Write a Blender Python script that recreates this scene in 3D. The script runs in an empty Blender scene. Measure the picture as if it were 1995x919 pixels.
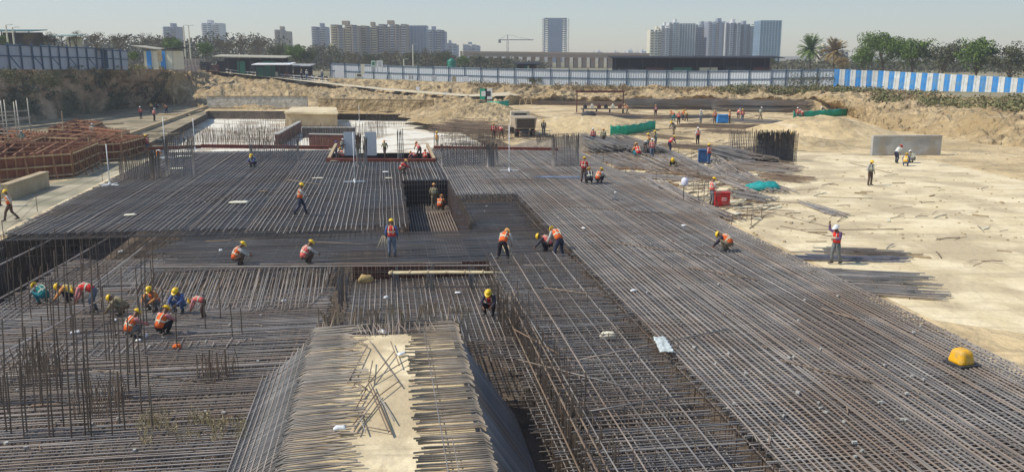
import bpy, bmesh, math, random
import numpy as np
from mathutils import Vector, Matrix
from mathutils.geometry import delaunay_2d_cdt

random.seed(7)
R = math.radians
SC = bpy.context.scene
COL = SC.collection

# ------------------------------------------------------------ camera, sky, sun
CAMZ = 10.2
F = 1700.0; W_, H_ = 1995.0, 919.0
HOR = 107.0
PITCH = math.atan((H_/2-HOR)/F)
cd = bpy.data.cameras.new('camera'); cam = bpy.data.objects.new('camera', cd); COL.objects.link(cam)
cam.location = (0, 0, CAMZ); cam.rotation_euler = (math.pi/2-PITCH, 0, 0)
cd.sensor_width = 36; cd.lens = 36*F/W_; cd.clip_start = .5; cd.clip_end = 6000
SC.camera = cam

SUN_EL, SUN_AZ = 48.0, 262.0         # azimuth clockwise from +Y: the sun stands to the left, a touch behind
wd = bpy.data.worlds.new('World'); SC.world = wd; wd.use_nodes = True
nt = wd.node_tree; bg = nt.nodes['Background']
sk = nt.nodes.new('ShaderNodeTexSky'); sk.sky_type = 'NISHITA'; sk.sun_disc = False
sk.sun_elevation = R(SUN_EL); sk.sun_rotation = R(SUN_AZ); sk.air_density = 1.0; sk.dust_density = .3; sk.ozone_density = 1.6
nt.links.new(sk.outputs[0], bg.inputs[0]); bg.inputs[1].default_value = 0.15
sl = bpy.data.lights.new('sun', 'SUN'); so = bpy.data.objects.new('sun', sl); COL.objects.link(so)
sl.energy = 4.4; sl.angle = R(.6); sl.color = (1, .94, .84)
sd = Vector((math.sin(R(SUN_AZ))*math.cos(R(SUN_EL)), math.cos(R(SUN_AZ))*math.cos(R(SUN_EL)), math.sin(R(SUN_EL))))
so.rotation_euler = sd.to_track_quat('Z', 'Y').to_euler(); so.location = (-60, 0, 60)
SC.view_settings.view_transform = 'Standard'; SC.view_settings.look = 'None'
SC.view_settings.gamma = 1; SC.view_settings.exposure = 0.0

# ------------------------------------------------------------ maths
sp, cp = math.sin(PITCH), math.cos(PITCH)
def ray(px, py):
    a = (px-W_/2)/F; b = (H_/2-py)/F
    return Vector((a, cp+b*sp, -sp+b*cp))
def P(px, py, z):
    d = ray(px, py); t = (z-CAMZ)/d.z
    return Vector((d.x*t, d.y*t, z))
def Wd(px, py, dist):                       # point on the ray at world-Y distance
    d = ray(px, py); t = dist/d.y
    return Vector((d.x*t, dist, CAMZ+d.z*t))
_v = ray(745, HOR); VD = Vector((_v.x, _v.y)).normalized(); UD = Vector((VD.y, -VD.x))
YAW = math.atan2(-VD.x, VD.y)               # rotation that takes +Y to the site's long axis
def toUV(p): return (p[0]*UD.x+p[1]*UD.y, p[0]*VD.x+p[1]*VD.y)
def UV(u, v, z): return Vector((UD.x*u+VD.x*v, UD.y*u+VD.y*v, z))
def PUV(px, py, z): return toUV(P(px, py, z))
def rr(a, b): return random.uniform(a, b)

# ------------------------------------------------------------ materials
MATS = {}
def mat(name, col, rough=.8, metal=0, var=.15, scale=3.0, col2=None, bump=0, bscale=20, attr=False, detail=6, lo=.35, hi=.65, spec=.3, c3=None, s3=.3, stretch=None, ruts=None):
    if name in MATS: return MATS[name]
    m = bpy.data.materials.new(name); m.use_nodes = True; n = m.node_tree.nodes; L = m.node_tree.links
    b = n['Principled BSDF']; b.inputs['Roughness'].default_value = rough; b.inputs['Metallic'].default_value = metal
    b.inputs['Specular IOR Level'].default_value = spec
    tc = n.new('ShaderNodeTexCoord'); g = n.new('ShaderNodeNewGeometry')
    src = g.outputs['Position'] if not name.startswith('o_') else tc.outputs['Object']
    if stretch:
        mp = n.new('ShaderNodeMapping'); mp.inputs['Scale'].default_value = stretch; L.new(src, mp.inputs[0]); src = mp.outputs[0]
    no = n.new('ShaderNodeTexNoise'); no.inputs['Scale'].default_value = scale; no.inputs['Detail'].default_value = detail; no.inputs['Roughness'].default_value = .62
    L.new(src, no.inputs['Vector'])
    cr = n.new('ShaderNodeValToRGB'); cr.color_ramp.elements[0].position = lo; cr.color_ramp.elements[1].position = hi
    c2 = col2 or tuple(min(1, c*(1+var)) for c in col); c1 = col if col2 else tuple(c*(1-var) for c in col)
    cr.color_ramp.elements[0].color = (*c1, 1); cr.color_ramp.elements[1].color = (*c2, 1)
    L.new(no.outputs['Fac'], cr.inputs[0]); out = cr.outputs[0]
    if c3:
        n3 = n.new('ShaderNodeTexNoise'); n3.inputs['Scale'].default_value = s3; n3.inputs['Detail'].default_value = 5; L.new(src, n3.inputs['Vector'])
        r3 = n.new('ShaderNodeValToRGB'); r3.color_ramp.elements[0].position = .48; r3.color_ramp.elements[1].position = .6; L.new(n3.outputs['Fac'], r3.inputs[0])
        mx = n.new('ShaderNodeMixRGB'); L.new(r3.outputs[0], mx.inputs[0]); L.new(out, mx.inputs[1]); mx.inputs[2].default_value = (*c3, 1); out = mx.outputs[0]
    if ruts:        # worn tracks, damp patches and trodden dirt
        for (rc, sc, rot, lo_, hi_, amt) in ruts:
            mp = n.new('ShaderNodeMapping'); mp.inputs['Scale'].default_value = sc; mp.inputs['Rotation'].default_value = (0, 0, rot); L.new(g.outputs['Position'], mp.inputs[0])
            n4 = n.new('ShaderNodeTexNoise'); n4.inputs['Scale'].default_value = 1; n4.inputs['Detail'].default_value = 7; n4.inputs['Roughness'].default_value = .7; n4.inputs['Distortion'].default_value = .6; L.new(mp.outputs[0], n4.inputs['Vector'])
            r4 = n.new('ShaderNodeValToRGB'); r4.color_ramp.elements[0].position = lo_; r4.color_ramp.elements[1].position = hi_; r4.color_ramp.elements[1].color = (amt, amt, amt, 1); L.new(n4.outputs['Fac'], r4.inputs[0])
            mx = n.new('ShaderNodeMixRGB'); L.new(r4.outputs[0], mx.inputs[0]); L.new(out, mx.inputs[1]); mx.inputs[2].default_value = (*rc, 1); out = mx.outputs[0]
    if attr:
        at = n.new('ShaderNodeAttribute'); at.attribute_name = 'tone'
        r2 = n.new('ShaderNodeValToRGB'); e = r2.color_ramp.elements
        e[0].color = (.62, .62, .64, 1); e[1].color = (1.35, 1.32, 1.28, 1); e.new(.5).color = (1, .985, .96, 1); e.new(.9).color = (1.12, .98, .86, 1)
        mx = n.new('ShaderNodeMixRGB'); mx.blend_type = 'MULTIPLY'; mx.inputs[0].default_value = 1
        L.new(at.outputs['Fac'], r2.inputs[0]); L.new(out, mx.inputs[1]); L.new(r2.outputs[0], mx.inputs[2]); out = mx.outputs[0]
    L.new(out, b.inputs['Base Color'])
    if bump:
        nb = n.new('ShaderNodeTexNoise'); nb.inputs['Scale'].default_value = bscale; nb.inputs['Detail'].default_value = 8; L.new(src, nb.inputs['Vector'])
        bp = n.new('ShaderNodeBump'); bp.inputs['Strength'].default_value = 1; bp.inputs['Distance'].default_value = bump; L.new(nb.outputs['Fac'], bp.inputs['Height']); L.new(bp.outputs[0], b.inputs['Normal'])
    MATS[name] = m; return m

M_steel = mat('steel_bar', (.19, .185, .18), .5, .2, scale=.35, col2=(.30, .29, .275), attr=True, spec=.4, c3=(.22, .18, .145), s3=.2)
M_rust = mat('rusty_bar', (.17, .125, .09), .65, .1, scale=.5, col2=(.29, .225, .165), attr=True)
M_lap = mat('brown_grey_bar', (.28, .262, .242), .55, .1, scale=.8, col2=(.43, .40, .365), attr=True, c3=(.28, .24, .205), s3=.25)
M_tan = mat('dusty_tan_bar', (.26, .22, .17), .65, .05, scale=1.5, col2=(.42, .365, .285), attr=True)
M_form = mat('formwork_red', (.17, .06, .035), .75, col2=(.29, .115, .065), scale=1.2)
M_sand = mat('sand', (.52, .385, .19), .95, col2=(.73, .565, .325), scale=.09, bump=.5, bscale=.8, c3=(.44, .33, .18), s3=.22, ruts=[((.34, .25, .14), (.06, .9, 1), .35, .52, .68, .7), ((.80, .67, .46), (.7, .10, 1), .15, .55, .7, .6), ((.30, .22, .13), (.9, .7, 1), 0, .58, .72, .7)])
M_pcc = mat('pale_concrete', (.68, .55, .32), .9, col2=(.85, .72, .47), scale=.5, bump=.06, bscale=3, c3=(.55, .44, .27), s3=.3, ruts=[((.46, .37, .23), (.12, 1.2, 1), .2, .52, .66, .75), ((.40, .31, .19), (1.1, .5, 1), .5, .56, .7, .7), ((.30, .24, .16), (2.5, 2.5, 1), 0, .62, .72, .6)])
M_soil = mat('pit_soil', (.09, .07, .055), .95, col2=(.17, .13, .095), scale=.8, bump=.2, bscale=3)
M_rub = mat('bank_rubble', (.20, .14, .07), .95, col2=(.57, .43, .235), scale=.5, bump=1.0, bscale=1.1, c3=(.40, .285, .14), s3=.15, lo=.3, hi=.62)
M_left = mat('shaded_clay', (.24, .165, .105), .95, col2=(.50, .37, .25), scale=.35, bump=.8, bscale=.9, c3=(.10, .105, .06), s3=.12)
M_scrub = mat('scrub', (.10, .11, .045), .9, col2=(.30, .25, .12), scale=.6)
M_conc = mat('o_grey_concrete', (.36, .34, .30), .85, col2=(.47, .45, .40), scale=1.2, bump=.02, bscale=12)
M_tanwall = mat('tan_wall', (.38, .29, .17), .9, col2=(.52, .42, .27), scale=.6, bump=.03, bscale=6)
M_brick = mat('brick', (.42, .33, .27), .9, col2=(.55, .45, .37), scale=4)
M_red = mat('o_red_oxide', (.21, .05, .028), .6, col2=(.33, .09, .05), scale=1.5)
M_redp = mat('red_oxide_panel', (.085, .03, .022), .8, col2=(.17, .06, .04), scale=1)
M_timber = mat('timber', (.36, .26, .14), .8, col2=(.52, .41, .25), scale=2)
M_bamboo = mat('o_bamboo', (.50, .40, .22), .6, col2=(.66, .56, .35), scale=3)
M_pipe = mat('scaffold_pipe', (.36, .33, .27), .5, .3, col2=(.50, .46, .38), scale=2)
M_sheet = mat('sheet_grey_blue', (.50, .53, .55), .5, .1, col2=(.60, .62, .63), scale=.15)
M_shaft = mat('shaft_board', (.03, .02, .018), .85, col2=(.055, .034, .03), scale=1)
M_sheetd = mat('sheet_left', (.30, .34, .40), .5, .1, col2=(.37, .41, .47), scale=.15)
M_blue = mat('o_blue_paint', (.035, .10, .24), .5, var=.2)
M_bluep = mat('o_post_blue', (.06, .11, .17), .6, var=.3)
M_azure = mat('o_azure', (.04, .27, .64), .55, var=.12)
M_white = mat('o_white_paint', (.80, .80, .77), .55, var=.05)
M_cream = mat('o_cream', (.70, .66, .50), .6, var=.08)
M_black = mat('o_black', (.02, .02, .024), .8, var=.3)
M_dark = mat('o_dark_grey', (.05, .05, .055), .7, var=.3)
M_green = mat('o_green_net', (.01, .32, .18), .75, col2=(.02, .45, .27), scale=.7)
M_dgreen = mat('o_dull_green', (.04, .17, .11), .7, var=.3)
M_redbox = mat('o_red_box', (.48, .018, .018), .55, var=.25, scale=3, c3=(.36, .10, .07), s3=2.2)
M_roof = mat('o_roof_sheet', (.42, .38, .28), .6, var=.15)
M_bark = mat('bark', (.16, .12, .085), .9, var=.3)
M_skin = mat('o_skin', (.20, .105, .06), .55, var=.08)
M_boot = mat('o_boot', (.05, .045, .04), .7, var=.3)
M_strip = mat('o_strip', (.75, .75, .55), .4, var=.05)
M_truck = mat('o_truck_body', (.40, .33, .23), .7, var=.2)
M_yellow = mat('o_yellow_paint', (.82, .42, .015), .5, var=.12, scale=4, c3=(.60, .36, .08), s3=3)
M_glass = mat('o_tower_glass', (.10, .15, .19), .2, .2, var=.3, scale=.1, spec=.6)
def leafm(name, a, b): return mat(name, a, .85, col2=b, scale=1.2, detail=3, spec=.1)
M_leafg = leafm('leaf_green', (.05, .10, .018), (.20, .27, .06))
M_leafd = leafm('leaf_olive', (.06, .07, .03), (.16, .16, .08))
M_leafb = leafm('leaf_brown', (.085, .07, .035), (.16, .13, .075))
M_leafo = leafm('leaf_orange', (.22, .15, .06), (.33, .24, .10))
def cloth(name, c): return mat('o_'+name, c, .9, var=.18, scale=6)

# ------------------------------------------------------------ object helpers
def tag(o, label=None, cat=None, group=None, kind=None):
    if label: o['label'] = label
    if cat: o['category'] = cat
    if group: o['group'] = group
    if kind: o['kind'] = kind
    return o
def empty(name, loc=(0, 0, 0), rz=0, label=None, cat=None, group=None, scale=1):
    o = bpy.data.objects.new(name, None); COL.objects.link(o); o.location = loc; o.rotation_euler = (0, 0, rz)
    o.empty_display_size = .3; o.scale = (scale,)*3
    return tag(o, label, cat, group)
def copy_tree(o, parent=None):
    c = o.copy(); COL.objects.link(c); c.parent = parent
    for ch in list(o.children): copy_tree(ch, c)
    return c

class MB:
    def __init__(s): s.v = []; s.f = []; s.t = []; s.mi = []
    def _add(s, vs, fs, tone=.5, mi=0):
        b = len(s.v); s.v.extend([tuple(x) for x in vs]); s.f.extend([tuple(i+b for i in f) for f in fs]); s.t.extend([tone]*len(vs)); s.mi.extend([mi]*len(fs))
    def hexa(s, p, tone=.5, mi=0):     # 8 points: bottom 4 ccw, top 4 ccw
        s._add(p, [(3, 2, 1, 0), (4, 5, 6, 7), (0, 1, 5, 4), (1, 2, 6, 5), (2, 3, 7, 6), (3, 0, 4, 7)], tone, mi)
    def box(s, c, d, rz=0, tone=.5, mi=0, bev=0):
        cx, cy, cz = c; x, y, z = d[0]/2, d[1]/2, d[2]/2; ca, sa = math.cos(rz), math.sin(rz)
        p = []
        for zz in (-z, z):
            for a, b in ((-x, -y), (x, -y), (x, y), (-x, y)): p.append((cx+a*ca-b*sa, cy+a*sa+b*ca, cz+zz))
        s.hexa(p, tone, mi)
    def beam(s, p0, p1, w, h, tone=.5, mi=0):       # rectangular bar between two points, w across, h upward
        p0, p1 = Vector(p0), Vector(p1); d = (p1-p0)
        if d.length < 1e-6: return
        d.normalize(); up = Vector((0, 0, 1)) if abs(d.z) < .95 else Vector((0, 1, 0))
        sx = d.cross(up).normalized()*w/2; uz = sx.cross(d).normalized()*h/2
        p = [p0-sx-uz, p0+sx-uz, p1+sx-uz, p1-sx-uz, p0-sx+uz, p0+sx+uz, p1+sx+uz, p1-sx+uz]
        s.hexa(p, tone, mi)
    def bar(s, pts, r, n=4, tone=None, caps=True, r1=None, mi=0):
        pts = [Vector(p) for p in pts]; tone = random.random() if tone is None else tone
        vs = []; fs = []; m = len(pts)
        for i, p in enumerate(pts):
            d = (pts[min(i+1, m-1)]-pts[max(i-1, 0)]).normalized()
            a = d.cross(Vector((0, 0, 1))); a = a.normalized() if a.length > .05 else Vector((1, 0, 0))
            b = a.cross(d); rad = r if r1 is None else r+(r1-r)*i/(m-1)
            for k in range(n):
                t = 2*math.pi*(k+.5)/n; vs.append(p+a*(rad*math.cos(t))+b*(rad*math.sin(t)))
        for i in range(m-1):
            for k in range(n): fs.append((i*n+k, i*n+(k+1) % n, (i+1)*n+(k+1) % n, (i+1)*n+k))
        if caps: fs.append(tuple(range(n))); fs.append(tuple((m-1)*n+k for k in reversed(range(n))))
        s._add(vs, fs, tone, mi)
    def lathe(s, c, prof, n=14, tone=.5, mi=0):      # prof: (r, z)
        vs = []; fs = []
        for r, z in prof:
            for k in range(n): t = 2*math.pi*k/n; vs.append((c[0]+r*math.cos(t), c[1]+r*math.sin(t), c[2]+z))
        for i in range(len(prof)-1):
            for k in range(n): fs.append((i*n+k, i*n+(k+1) % n, (i+1)*n+(k+1) % n, (i+1)*n+k))
        fs.append(tuple(reversed(range(n)))); fs.append(tuple((len(prof)-1)*n+k for k in range(n)))
        s._add(vs, fs, tone, mi)
    def loft(s, rings, tone=.5, caps=True, mi=0):
        n = len(rings[0]); vs = [p for r in rings for p in r]; fs = []
        for i in range(len(rings)-1):
            for k in range(n): fs.append((i*n+k, i*n+(k+1) % n, (i+1)*n+(k+1) % n, (i+1)*n+k))
        if caps: fs.append(tuple(reversed(range(n)))); fs.append(tuple((len(rings)-1)*n+k for k in range(n)))
        s._add(vs, fs, tone, mi)
    def mesh(s, name, mats, smooth=False, recalc=True):
        me = bpy.data.meshes.new(name); me.from_pydata(s.v, [], s.f)
        for m in (mats if isinstance(mats, (list, tuple)) else [mats]): me.materials.append(m)
        if any(s.mi): me.polygons.foreach_set('material_index', s.mi)
        a = me.attributes.new('tone', 'FLOAT', 'POINT'); a.data.foreach_set('value', s.t)
        me.update()
        if recalc and len(s.f) < 60000:
            bm = bmesh.new(); bm.from_mesh(me); bmesh.ops.recalc_face_normals(bm, faces=bm.faces); bm.to_mesh(me); bm.free()
        if smooth: me.polygons.foreach_set('use_smooth', [True]*len(me.polygons))
        return me
    def build(s, name, mats, parent=None, smooth=False, recalc=True, bevel=0):
        o = bpy.data.objects.new(name, s.mesh(name, mats, smooth, recalc)); COL.objects.link(o); o.parent = parent
        if bevel:
            b = o.modifiers.new('bevel', 'BEVEL'); b.width = bevel; b.segments = 2; b.limit_method = 'ANGLE'
        return o

def spans(poly, c, ax, holes=()):
    """crossings of line coord[ax]==c with polygon (u,v) even-odd -> intervals on the other axis"""
    xs = []
    for pl in (poly, *holes):
        n = len(pl)
        for i in range(n):
            a, b = pl[i], pl[(i+1) % n]
            if (a[ax] <= c) != (b[ax] <= c):
                t = (c-a[ax])/(b[ax]-a[ax]); xs.append(a[1-ax]+t*(b[1-ax]-a[1-ax]))
    xs.sort(); return [(xs[i], xs[i+1]) for i in range(0, len(xs)-1, 2)]
def layer(mb, poly, ax, step, z, r, holes=(), end=.25, wob=.03, seg=2.5, n=4, zf=None, skip=0, both=0):
    lo = min(p[ax] for p in poly); hi = max(p[ax] for p in poly); c = lo+step*.5
    while c < hi:
        for a, b in spans(poly, c, ax, holes):
            if b-a < .3 or random.random() < skip: continue
            a -= rr(-end, end)*.7; b += rr(-end, end)*.7
            off = rr(-1, 1)*step*.12; sk_ = rr(-1, 1)*step*.16; k = max(1, int((b-a)/seg)); tone = random.random(); pts = []
            for i in range(k+1):
                t = a+(b-a)*i/k; q = c+off+sk_*(i/k-.5)*2+rr(-1, 1)*wob*.5; zz = (zf(q, t) if ax == 0 else zf(t, q)) if zf else z
                pts.append(UV(q, t, zz+rr(-1, 1)*wob*.35) if ax == 0 else UV(t, q, zz+rr(-1, 1)*wob*.35))
            mb.bar(pts, r*rr(.85, 1.1), n, tone)
        c += step*rr(.8, 1.2)*(.55 if random.random() < .06 else 1)
HAZE = 1
# ============================================================ THE GROUND
G = 0.7; ZT = 1.2; ZB = 0.65; ZL = -0.3; FL = -2.2; PF = -0.7
def uvl(lst, z): return [PUV(x, y, z) for x, y in lst]
# main opening of the raft excavation (edges follow the mats)
K = ZT
EXC = [PUV(330, 291, K), PUV(1122, 291, K), PUV(1796, 620, K), PUV(2350, 1000, K)]
EXC[3] = (EXC[2][0]+.05, 11.5)
_lf = PUV(36, 437, K)
EXC += [(_lf[0]-.2, 14.0), (_lf[0]-.2, _lf[1])]
# far sunk yard beyond the mat
YARD = [PUV(318, 293, PF), PUV(1000, 292, PF), PUV(830, 236, PF), PUV(470, 234, PF)]
YL = [P(235, 293, G), P(405, 216, G), P(850, 218, G), P(1010, 290, G)]
def cdt_sheet(name, outer, holes, z, m, kind='structure', grid=0, zf=None):
    """flat sheet (world xy) with holes"""
    pts = []; edges = []
    def loop(pl):
        b = len(pts); pts.extend([Vector((p[0], p[1])) for p in pl]); n = len(pl); edges.extend([(b+i, b+(i+1) % n) for i in range(n)])
    loop(outer)
    for h in holes: loop(h)
    if grid:
        xs = [p[0] for p in outer]; ys = [p[1] for p in outer]
        x = min(xs)+grid
        while x < max(xs):
            y = min(ys)+grid
            while y < max(ys): pts.append(Vector((x+rr(-.2, .2)*grid, y+rr(-.2, .2)*grid))); y += grid
            x += grid
    vs, es, fs, *_ = delaunay_2d_cdt(pts, edges, [], 0, 1e-4)
    def inside(p, pl):
        c = False; n = len(pl)
        for i in range(n):
            a, b = pl[i], pl[(i+1) % n]
            if (a[1] > p[1]) != (b[1] > p[1]) and p[0] < (b[0]-a[0])*(p[1]-a[1])/(b[1]-a[1])+a[0]: c = not c
        return c
    keep = []
    for f in fs:
        c = sum((vs[i] for i in f), Vector((0, 0)))/len(f)
        if inside(c, outer) and not any(inside(c, h) for h in holes): keep.append(tuple(f))
    mb = MB(); mb._add([(v.x, v.y, z+(zf(v.x, v.y) if zf else 0)) for v in vs], keep)
    o = mb.build(name, m, smooth=bool(zf)); tag(o, kind=kind); return o
def w2(pl): return [UV(u, v, 0).xy for u, v in pl]
EXCW = w2(EXC); YARDW = [p.xy for p in YL]
# merge the yard with the main opening: yard corners touch the raft's far edge
HOLE = [EXCW[0], YL[0].xy, YL[1].xy, YL[2].xy, YL[3].xy] + EXCW[1:]
def signed_ok(pl): return pl
OUT = [(-400, 8), (420, 8), (420, 330), (-400, 330)]
pg = cdt_sheet('pit_ground', OUT, [HOLE], G, M_sand, grid=6, zf=lambda x, y: 0)
# near ledge under and behind the camera
base = MB(); base.box((0, -196, G-.3), (3000, 408, .6)); 
o = base.build('near_ground', M_sand); tag(o, kind='structure')
# excavation floor and soil faces
fl = MB(); fl._add([(-120, 6, FL), (160, 6, FL), (160, 170, FL), (-120, 170, FL)], [(0, 1, 2, 3)])
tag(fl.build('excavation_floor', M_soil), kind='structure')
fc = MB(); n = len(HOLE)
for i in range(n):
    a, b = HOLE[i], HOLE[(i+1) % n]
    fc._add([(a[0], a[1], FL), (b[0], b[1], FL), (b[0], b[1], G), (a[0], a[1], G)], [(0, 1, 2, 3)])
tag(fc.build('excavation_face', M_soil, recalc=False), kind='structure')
# white concrete floor of the sunk yard
yf = cdt_sheet('yard_floor', [P(150, 300, PF).xy, P(360, 205, PF).xy, P(930, 205, PF).xy, P(1100, 297, PF).xy], [], PF, mat('white_screed', (.74, .69, .56), .9, col2=(.90, .86, .74), scale=.3, c3=(.5, .43, .32), s3=.3))
# pale blinding concrete beside the mat on the right
bl = cdt_sheet('blinding_concrete', [P(1124, 287, G).xy, P(1182, 300, G).xy, P(1500, 296, G).xy, P(1760, 300, G).xy, P(2300, 420, G).xy, (62, 16), (36.5, 16), P(1815, 623, G).xy], [], G+.006, M_pcc)

# ---- banks round the site: toe / crest polylines lofted with noise
from mathutils import noise as NZ
def bank(name, rows, m, nu, nv, amp, freq=.12):
    """rows: polylines of equal length, from toe to crest; grid with noise"""
    mb = MB(); K_ = len(rows); N = len(rows[0]); vs = []
    for i in range(nu+1):
        s = i/nu*(N-1); a = min(int(s), N-2); t = s-a
        col = [Vector(r[a]).lerp(Vector(r[a+1]), t) for r in rows]
        for j in range(nv+1):
            q = j/nv*(K_-1); b = min(int(q), K_-2); w = q-b; p = col[b].lerp(col[b+1], w)
            e = min(1, j/2, (nv-j)/2) if nv > 3 else 1
            k = NZ.fractal(Vector((p.x*freq, p.y*freq, p.z*freq*1.5+3)), 1.0, 2.1, 5)
            k2 = abs(NZ.noise(Vector((p.x*freq*4, p.y*freq*2, p.z*.4))))
            g_ = NZ.noise(Vector((p.x*.55, p.y*.55, 11.0)))+.6*NZ.noise(Vector((p.x*1.3, p.y*1.3, p.z*.25)))
            k3 = NZ.fractal(Vector((p.x*.9, p.y*.9, p.z*.9)), 1.0, 2.2, 4)
            p = p+Vector((rr(-.1, .1), (-k*amp*.8+g_*amp*.45)*e, (k*amp*.6-k2*amp*.35+k3*amp*.28)*e)); vs.append(p)
    fs = [(i*(nv+1)+j, (i+1)*(nv+1)+j, (i+1)*(nv+1)+j+1, i*(nv+1)+j+1) for i in range(nu) for j in range(nv)]
    mb._add(vs, fs); o = mb.build(name, m, smooth=True); tag(o, kind='structure'); return o
def toe(px, py): return P(px, py, G-.25)
LT = [(-700, 480), (-250, 300), (0, 250), (130, 232), (250, 212), (312, 202)]
LC = [Wd(-700, 60, 85), Wd(-250, 118, 108), Wd(0, 134, 125), Wd(130, 135, 137), Wd(250, 133, 150), Wd(330, 137, 168)]
mid = [Vector(toe(*a)).lerp(b, .5)+Vector((-.6, 0, -.6)) for a, b in zip(LT, LC)]
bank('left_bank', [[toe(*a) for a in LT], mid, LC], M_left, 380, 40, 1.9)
FT = [(300, 203), (340, 205), (400, 214), (520, 219), (640, 221), (760, 223), (850, 224), (930, 214), (1010, 206), (1120, 206), (1240, 206), (1400, 207), (1560, 214), (1640, 222), (1740, 262), (1850, 277), (2060, 310), (2500, 380)]
FR1 = [(318, 140, 168), (350, 139, 180), (410, 144, 200), (520, 155, 195), (640, 169, 190), (760, 182, 180), (850, 189, 172), (915, 194, 167), (1010, 192, 172), (1120, 191, 171), (1240, 189, 168), (1400, 190, 160), (1560, 191, 152), (1640, 192, 140), (1740, 225, 118), (1850, 230, 108), (2060, 250, 95), (2500, 290, 75)]
FR2 = [(318, 137, 172), (350, 137, 186), (410, 142, 205), (520, 153, 200), (640, 166, 195), (760, 178, 186), (850, 185, 177), (915, 190, 172), (1010, 184, 176), (1120, 183, 175), (1240, 181, 172), (1400, 182, 165), (1560, 184, 158), (1640, 183, 150), (1740, 205, 128), (1850, 210, 117), (2060, 225, 102), (2500, 260, 82)]
FC = [(318, 136, 176), (350, 136, 192), (410, 140, 215), (520, 148, 215), (640, 152, 212), (760, 156, 200), (850, 160, 194), (915, 162, 190), (1010, 166, 186), (1120, 168, 182), (1240, 169.5, 179), (1400, 171, 173), (1560, 173, 167), (1640, 174, 163), (1740, 180, 150), (1850, 188, 135), (2060, 195, 118), (2500, 220, 95)]
rows = [[toe(*a) for a in FT], [Wd(*a) for a in FR1], [Wd(*a) for a in FR2], [Wd(*a) for a in FC]]
bank('far_bank', rows, M_rub, 760, 60, 1.5, .16)
# haul ramp surface lying along the bank
rp = MB()
for i in range(2, 8):
    a, b, c, d = Wd(*FR1[i]), Wd(*FR1[i+1]), Wd(*FR2[i+1]), Wd(*FR2[i]); up = Vector((0, 0, .55))
    rp._add([a+up, b+up, c+up, d+up], [(0, 1, 2, 3)])
tag(rp.build('haul_ramp', mat('ramp_dust', (.62, .53, .36), .95, var=.12)), kind='structure')
# upper ground outside the pit: strips behind the crests, out to the horizon
ug = MB(); crest = [Vector(p) for p in LC[:-1]]+[Wd(*a) for a in FC]
def outw(p):
    d = Vector((p.x-0, p.y-60, 0)).normalized(); return d
prev = None
far = []
for p in crest:
    d = outw(p); q = p+d*60; q.z = min(p.z, 6.0)*.6+4.4*.4; r_ = p+d*3500; r_.z = 4.0; far.append((p, q, r_))
for i in range(len(far)-1):
    a, b = far[i], far[i+1]
    for j in range(2): ug._add([a[j], b[j], b[j+1], a[j+1]], [(0, 1, 2, 3)])
tag(ug.build('upper_ground', mat('dry_field', (.22, .18, .10), .95, col2=(.36, .30, .18), scale=.05, c3=(.13, .14, .06), s3=.03), smooth=False), kind='structure')

# soil heaps
def heap(px, py, rx, ry, h, m, z=G, seed=0, label=None, rz=0):
    c = P(px, py, z); mb = MB(); N_, K_ = 48, 14; vs = [c+Vector((0, 0, h))]
    for j in range(1, K_+1):
        t = j/K_
        for k in range(N_):
            a = 2*math.pi*k/N_; w = 1+.22*NZ.noise(Vector((math.cos(a)*1.5+seed, math.sin(a)*1.5, seed))); x, y = rx*t*w*math.cos(a), ry*t*w*math.sin(a)
            zz = h*(math.cos(math.pi*t)*.5+.5)**.8 + .35*h*NZ.fractal(Vector((x*.5, y*.5, seed)), 1, 2, 4)*(1-t)*min(1, t*4)
            if j == K_: zz = -.25
            vs.append((c.x+x*math.cos(rz)-y*math.sin(rz), c.y+x*math.sin(rz)+y*math.cos(rz), c.z+zz))
    fs = [(0, 1+k, 1+(k+1) % N_) for k in range(N_)]
    for j in range(K_-1):
        for k in range(N_): fs.append((1+j*N_+k, 1+(j+1)*N_+k, 1+(j+1)*N_+(k+1) % N_, 1+j*N_+(k+1) % N_))
    mb._add(vs, fs); o = mb.build('soil_heap', m, smooth=True); tag(o, label, 'soil heap', 'heaps of excavated soil')
heap(1150, 245, 13, 9, 1.3, M_sand, seed=1, label='broad low sand heap left of the green net barrier')
heap(930, 232, 11, 8, 2.4, M_rub, seed=2, label='lumpy brown soil heap below the green and white boards')
heap(880, 224, 9, 6, 2.0, M_rub, seed=5, label='soil heap at the foot of the ramp beside the sunk yard')
heap(1600, 260, 11, 8, 2.1, M_sand, seed=3, label='tall sandy heap behind the dark vertical bar cage')
heap(1610, 218, 8, 5, 3.0, M_rub, seed=4, label='brown earth heap behind the green sheeting')
heap(1540, 280, 7, 4, .9, M_sand, seed=8, label='flat spill of sand beside the tall sandy heap')
heap(1100, 292, 7, 3, 1.3, mat('grey_gravel', (.22, .18, .13), .95, col2=(.36, .3, .22), scale=1.5, bump=.1), seed=6, label='low brown gravel heap at the far right corner of the mat')

cdt_sheet('left_dirt_shade', [P(-400, 480, G).xy, P(80, 352, G).xy, P(225, 312, G).xy, P(402, 222, G).xy, P(395, 208, G).xy, P(330, 200, G).xy, P(230, 210, G).xy, P(-400, 300, G).xy], [], G+.004, mat('left_dust_shade', (.27, .215, .13), .95, col2=(.44, .36, .23), scale=.25, bump=.2, bscale=1.2, c3=(.21, .18, .115), s3=.2))  # brownish dirt, with the shade near the bank put into the darker colour
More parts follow.
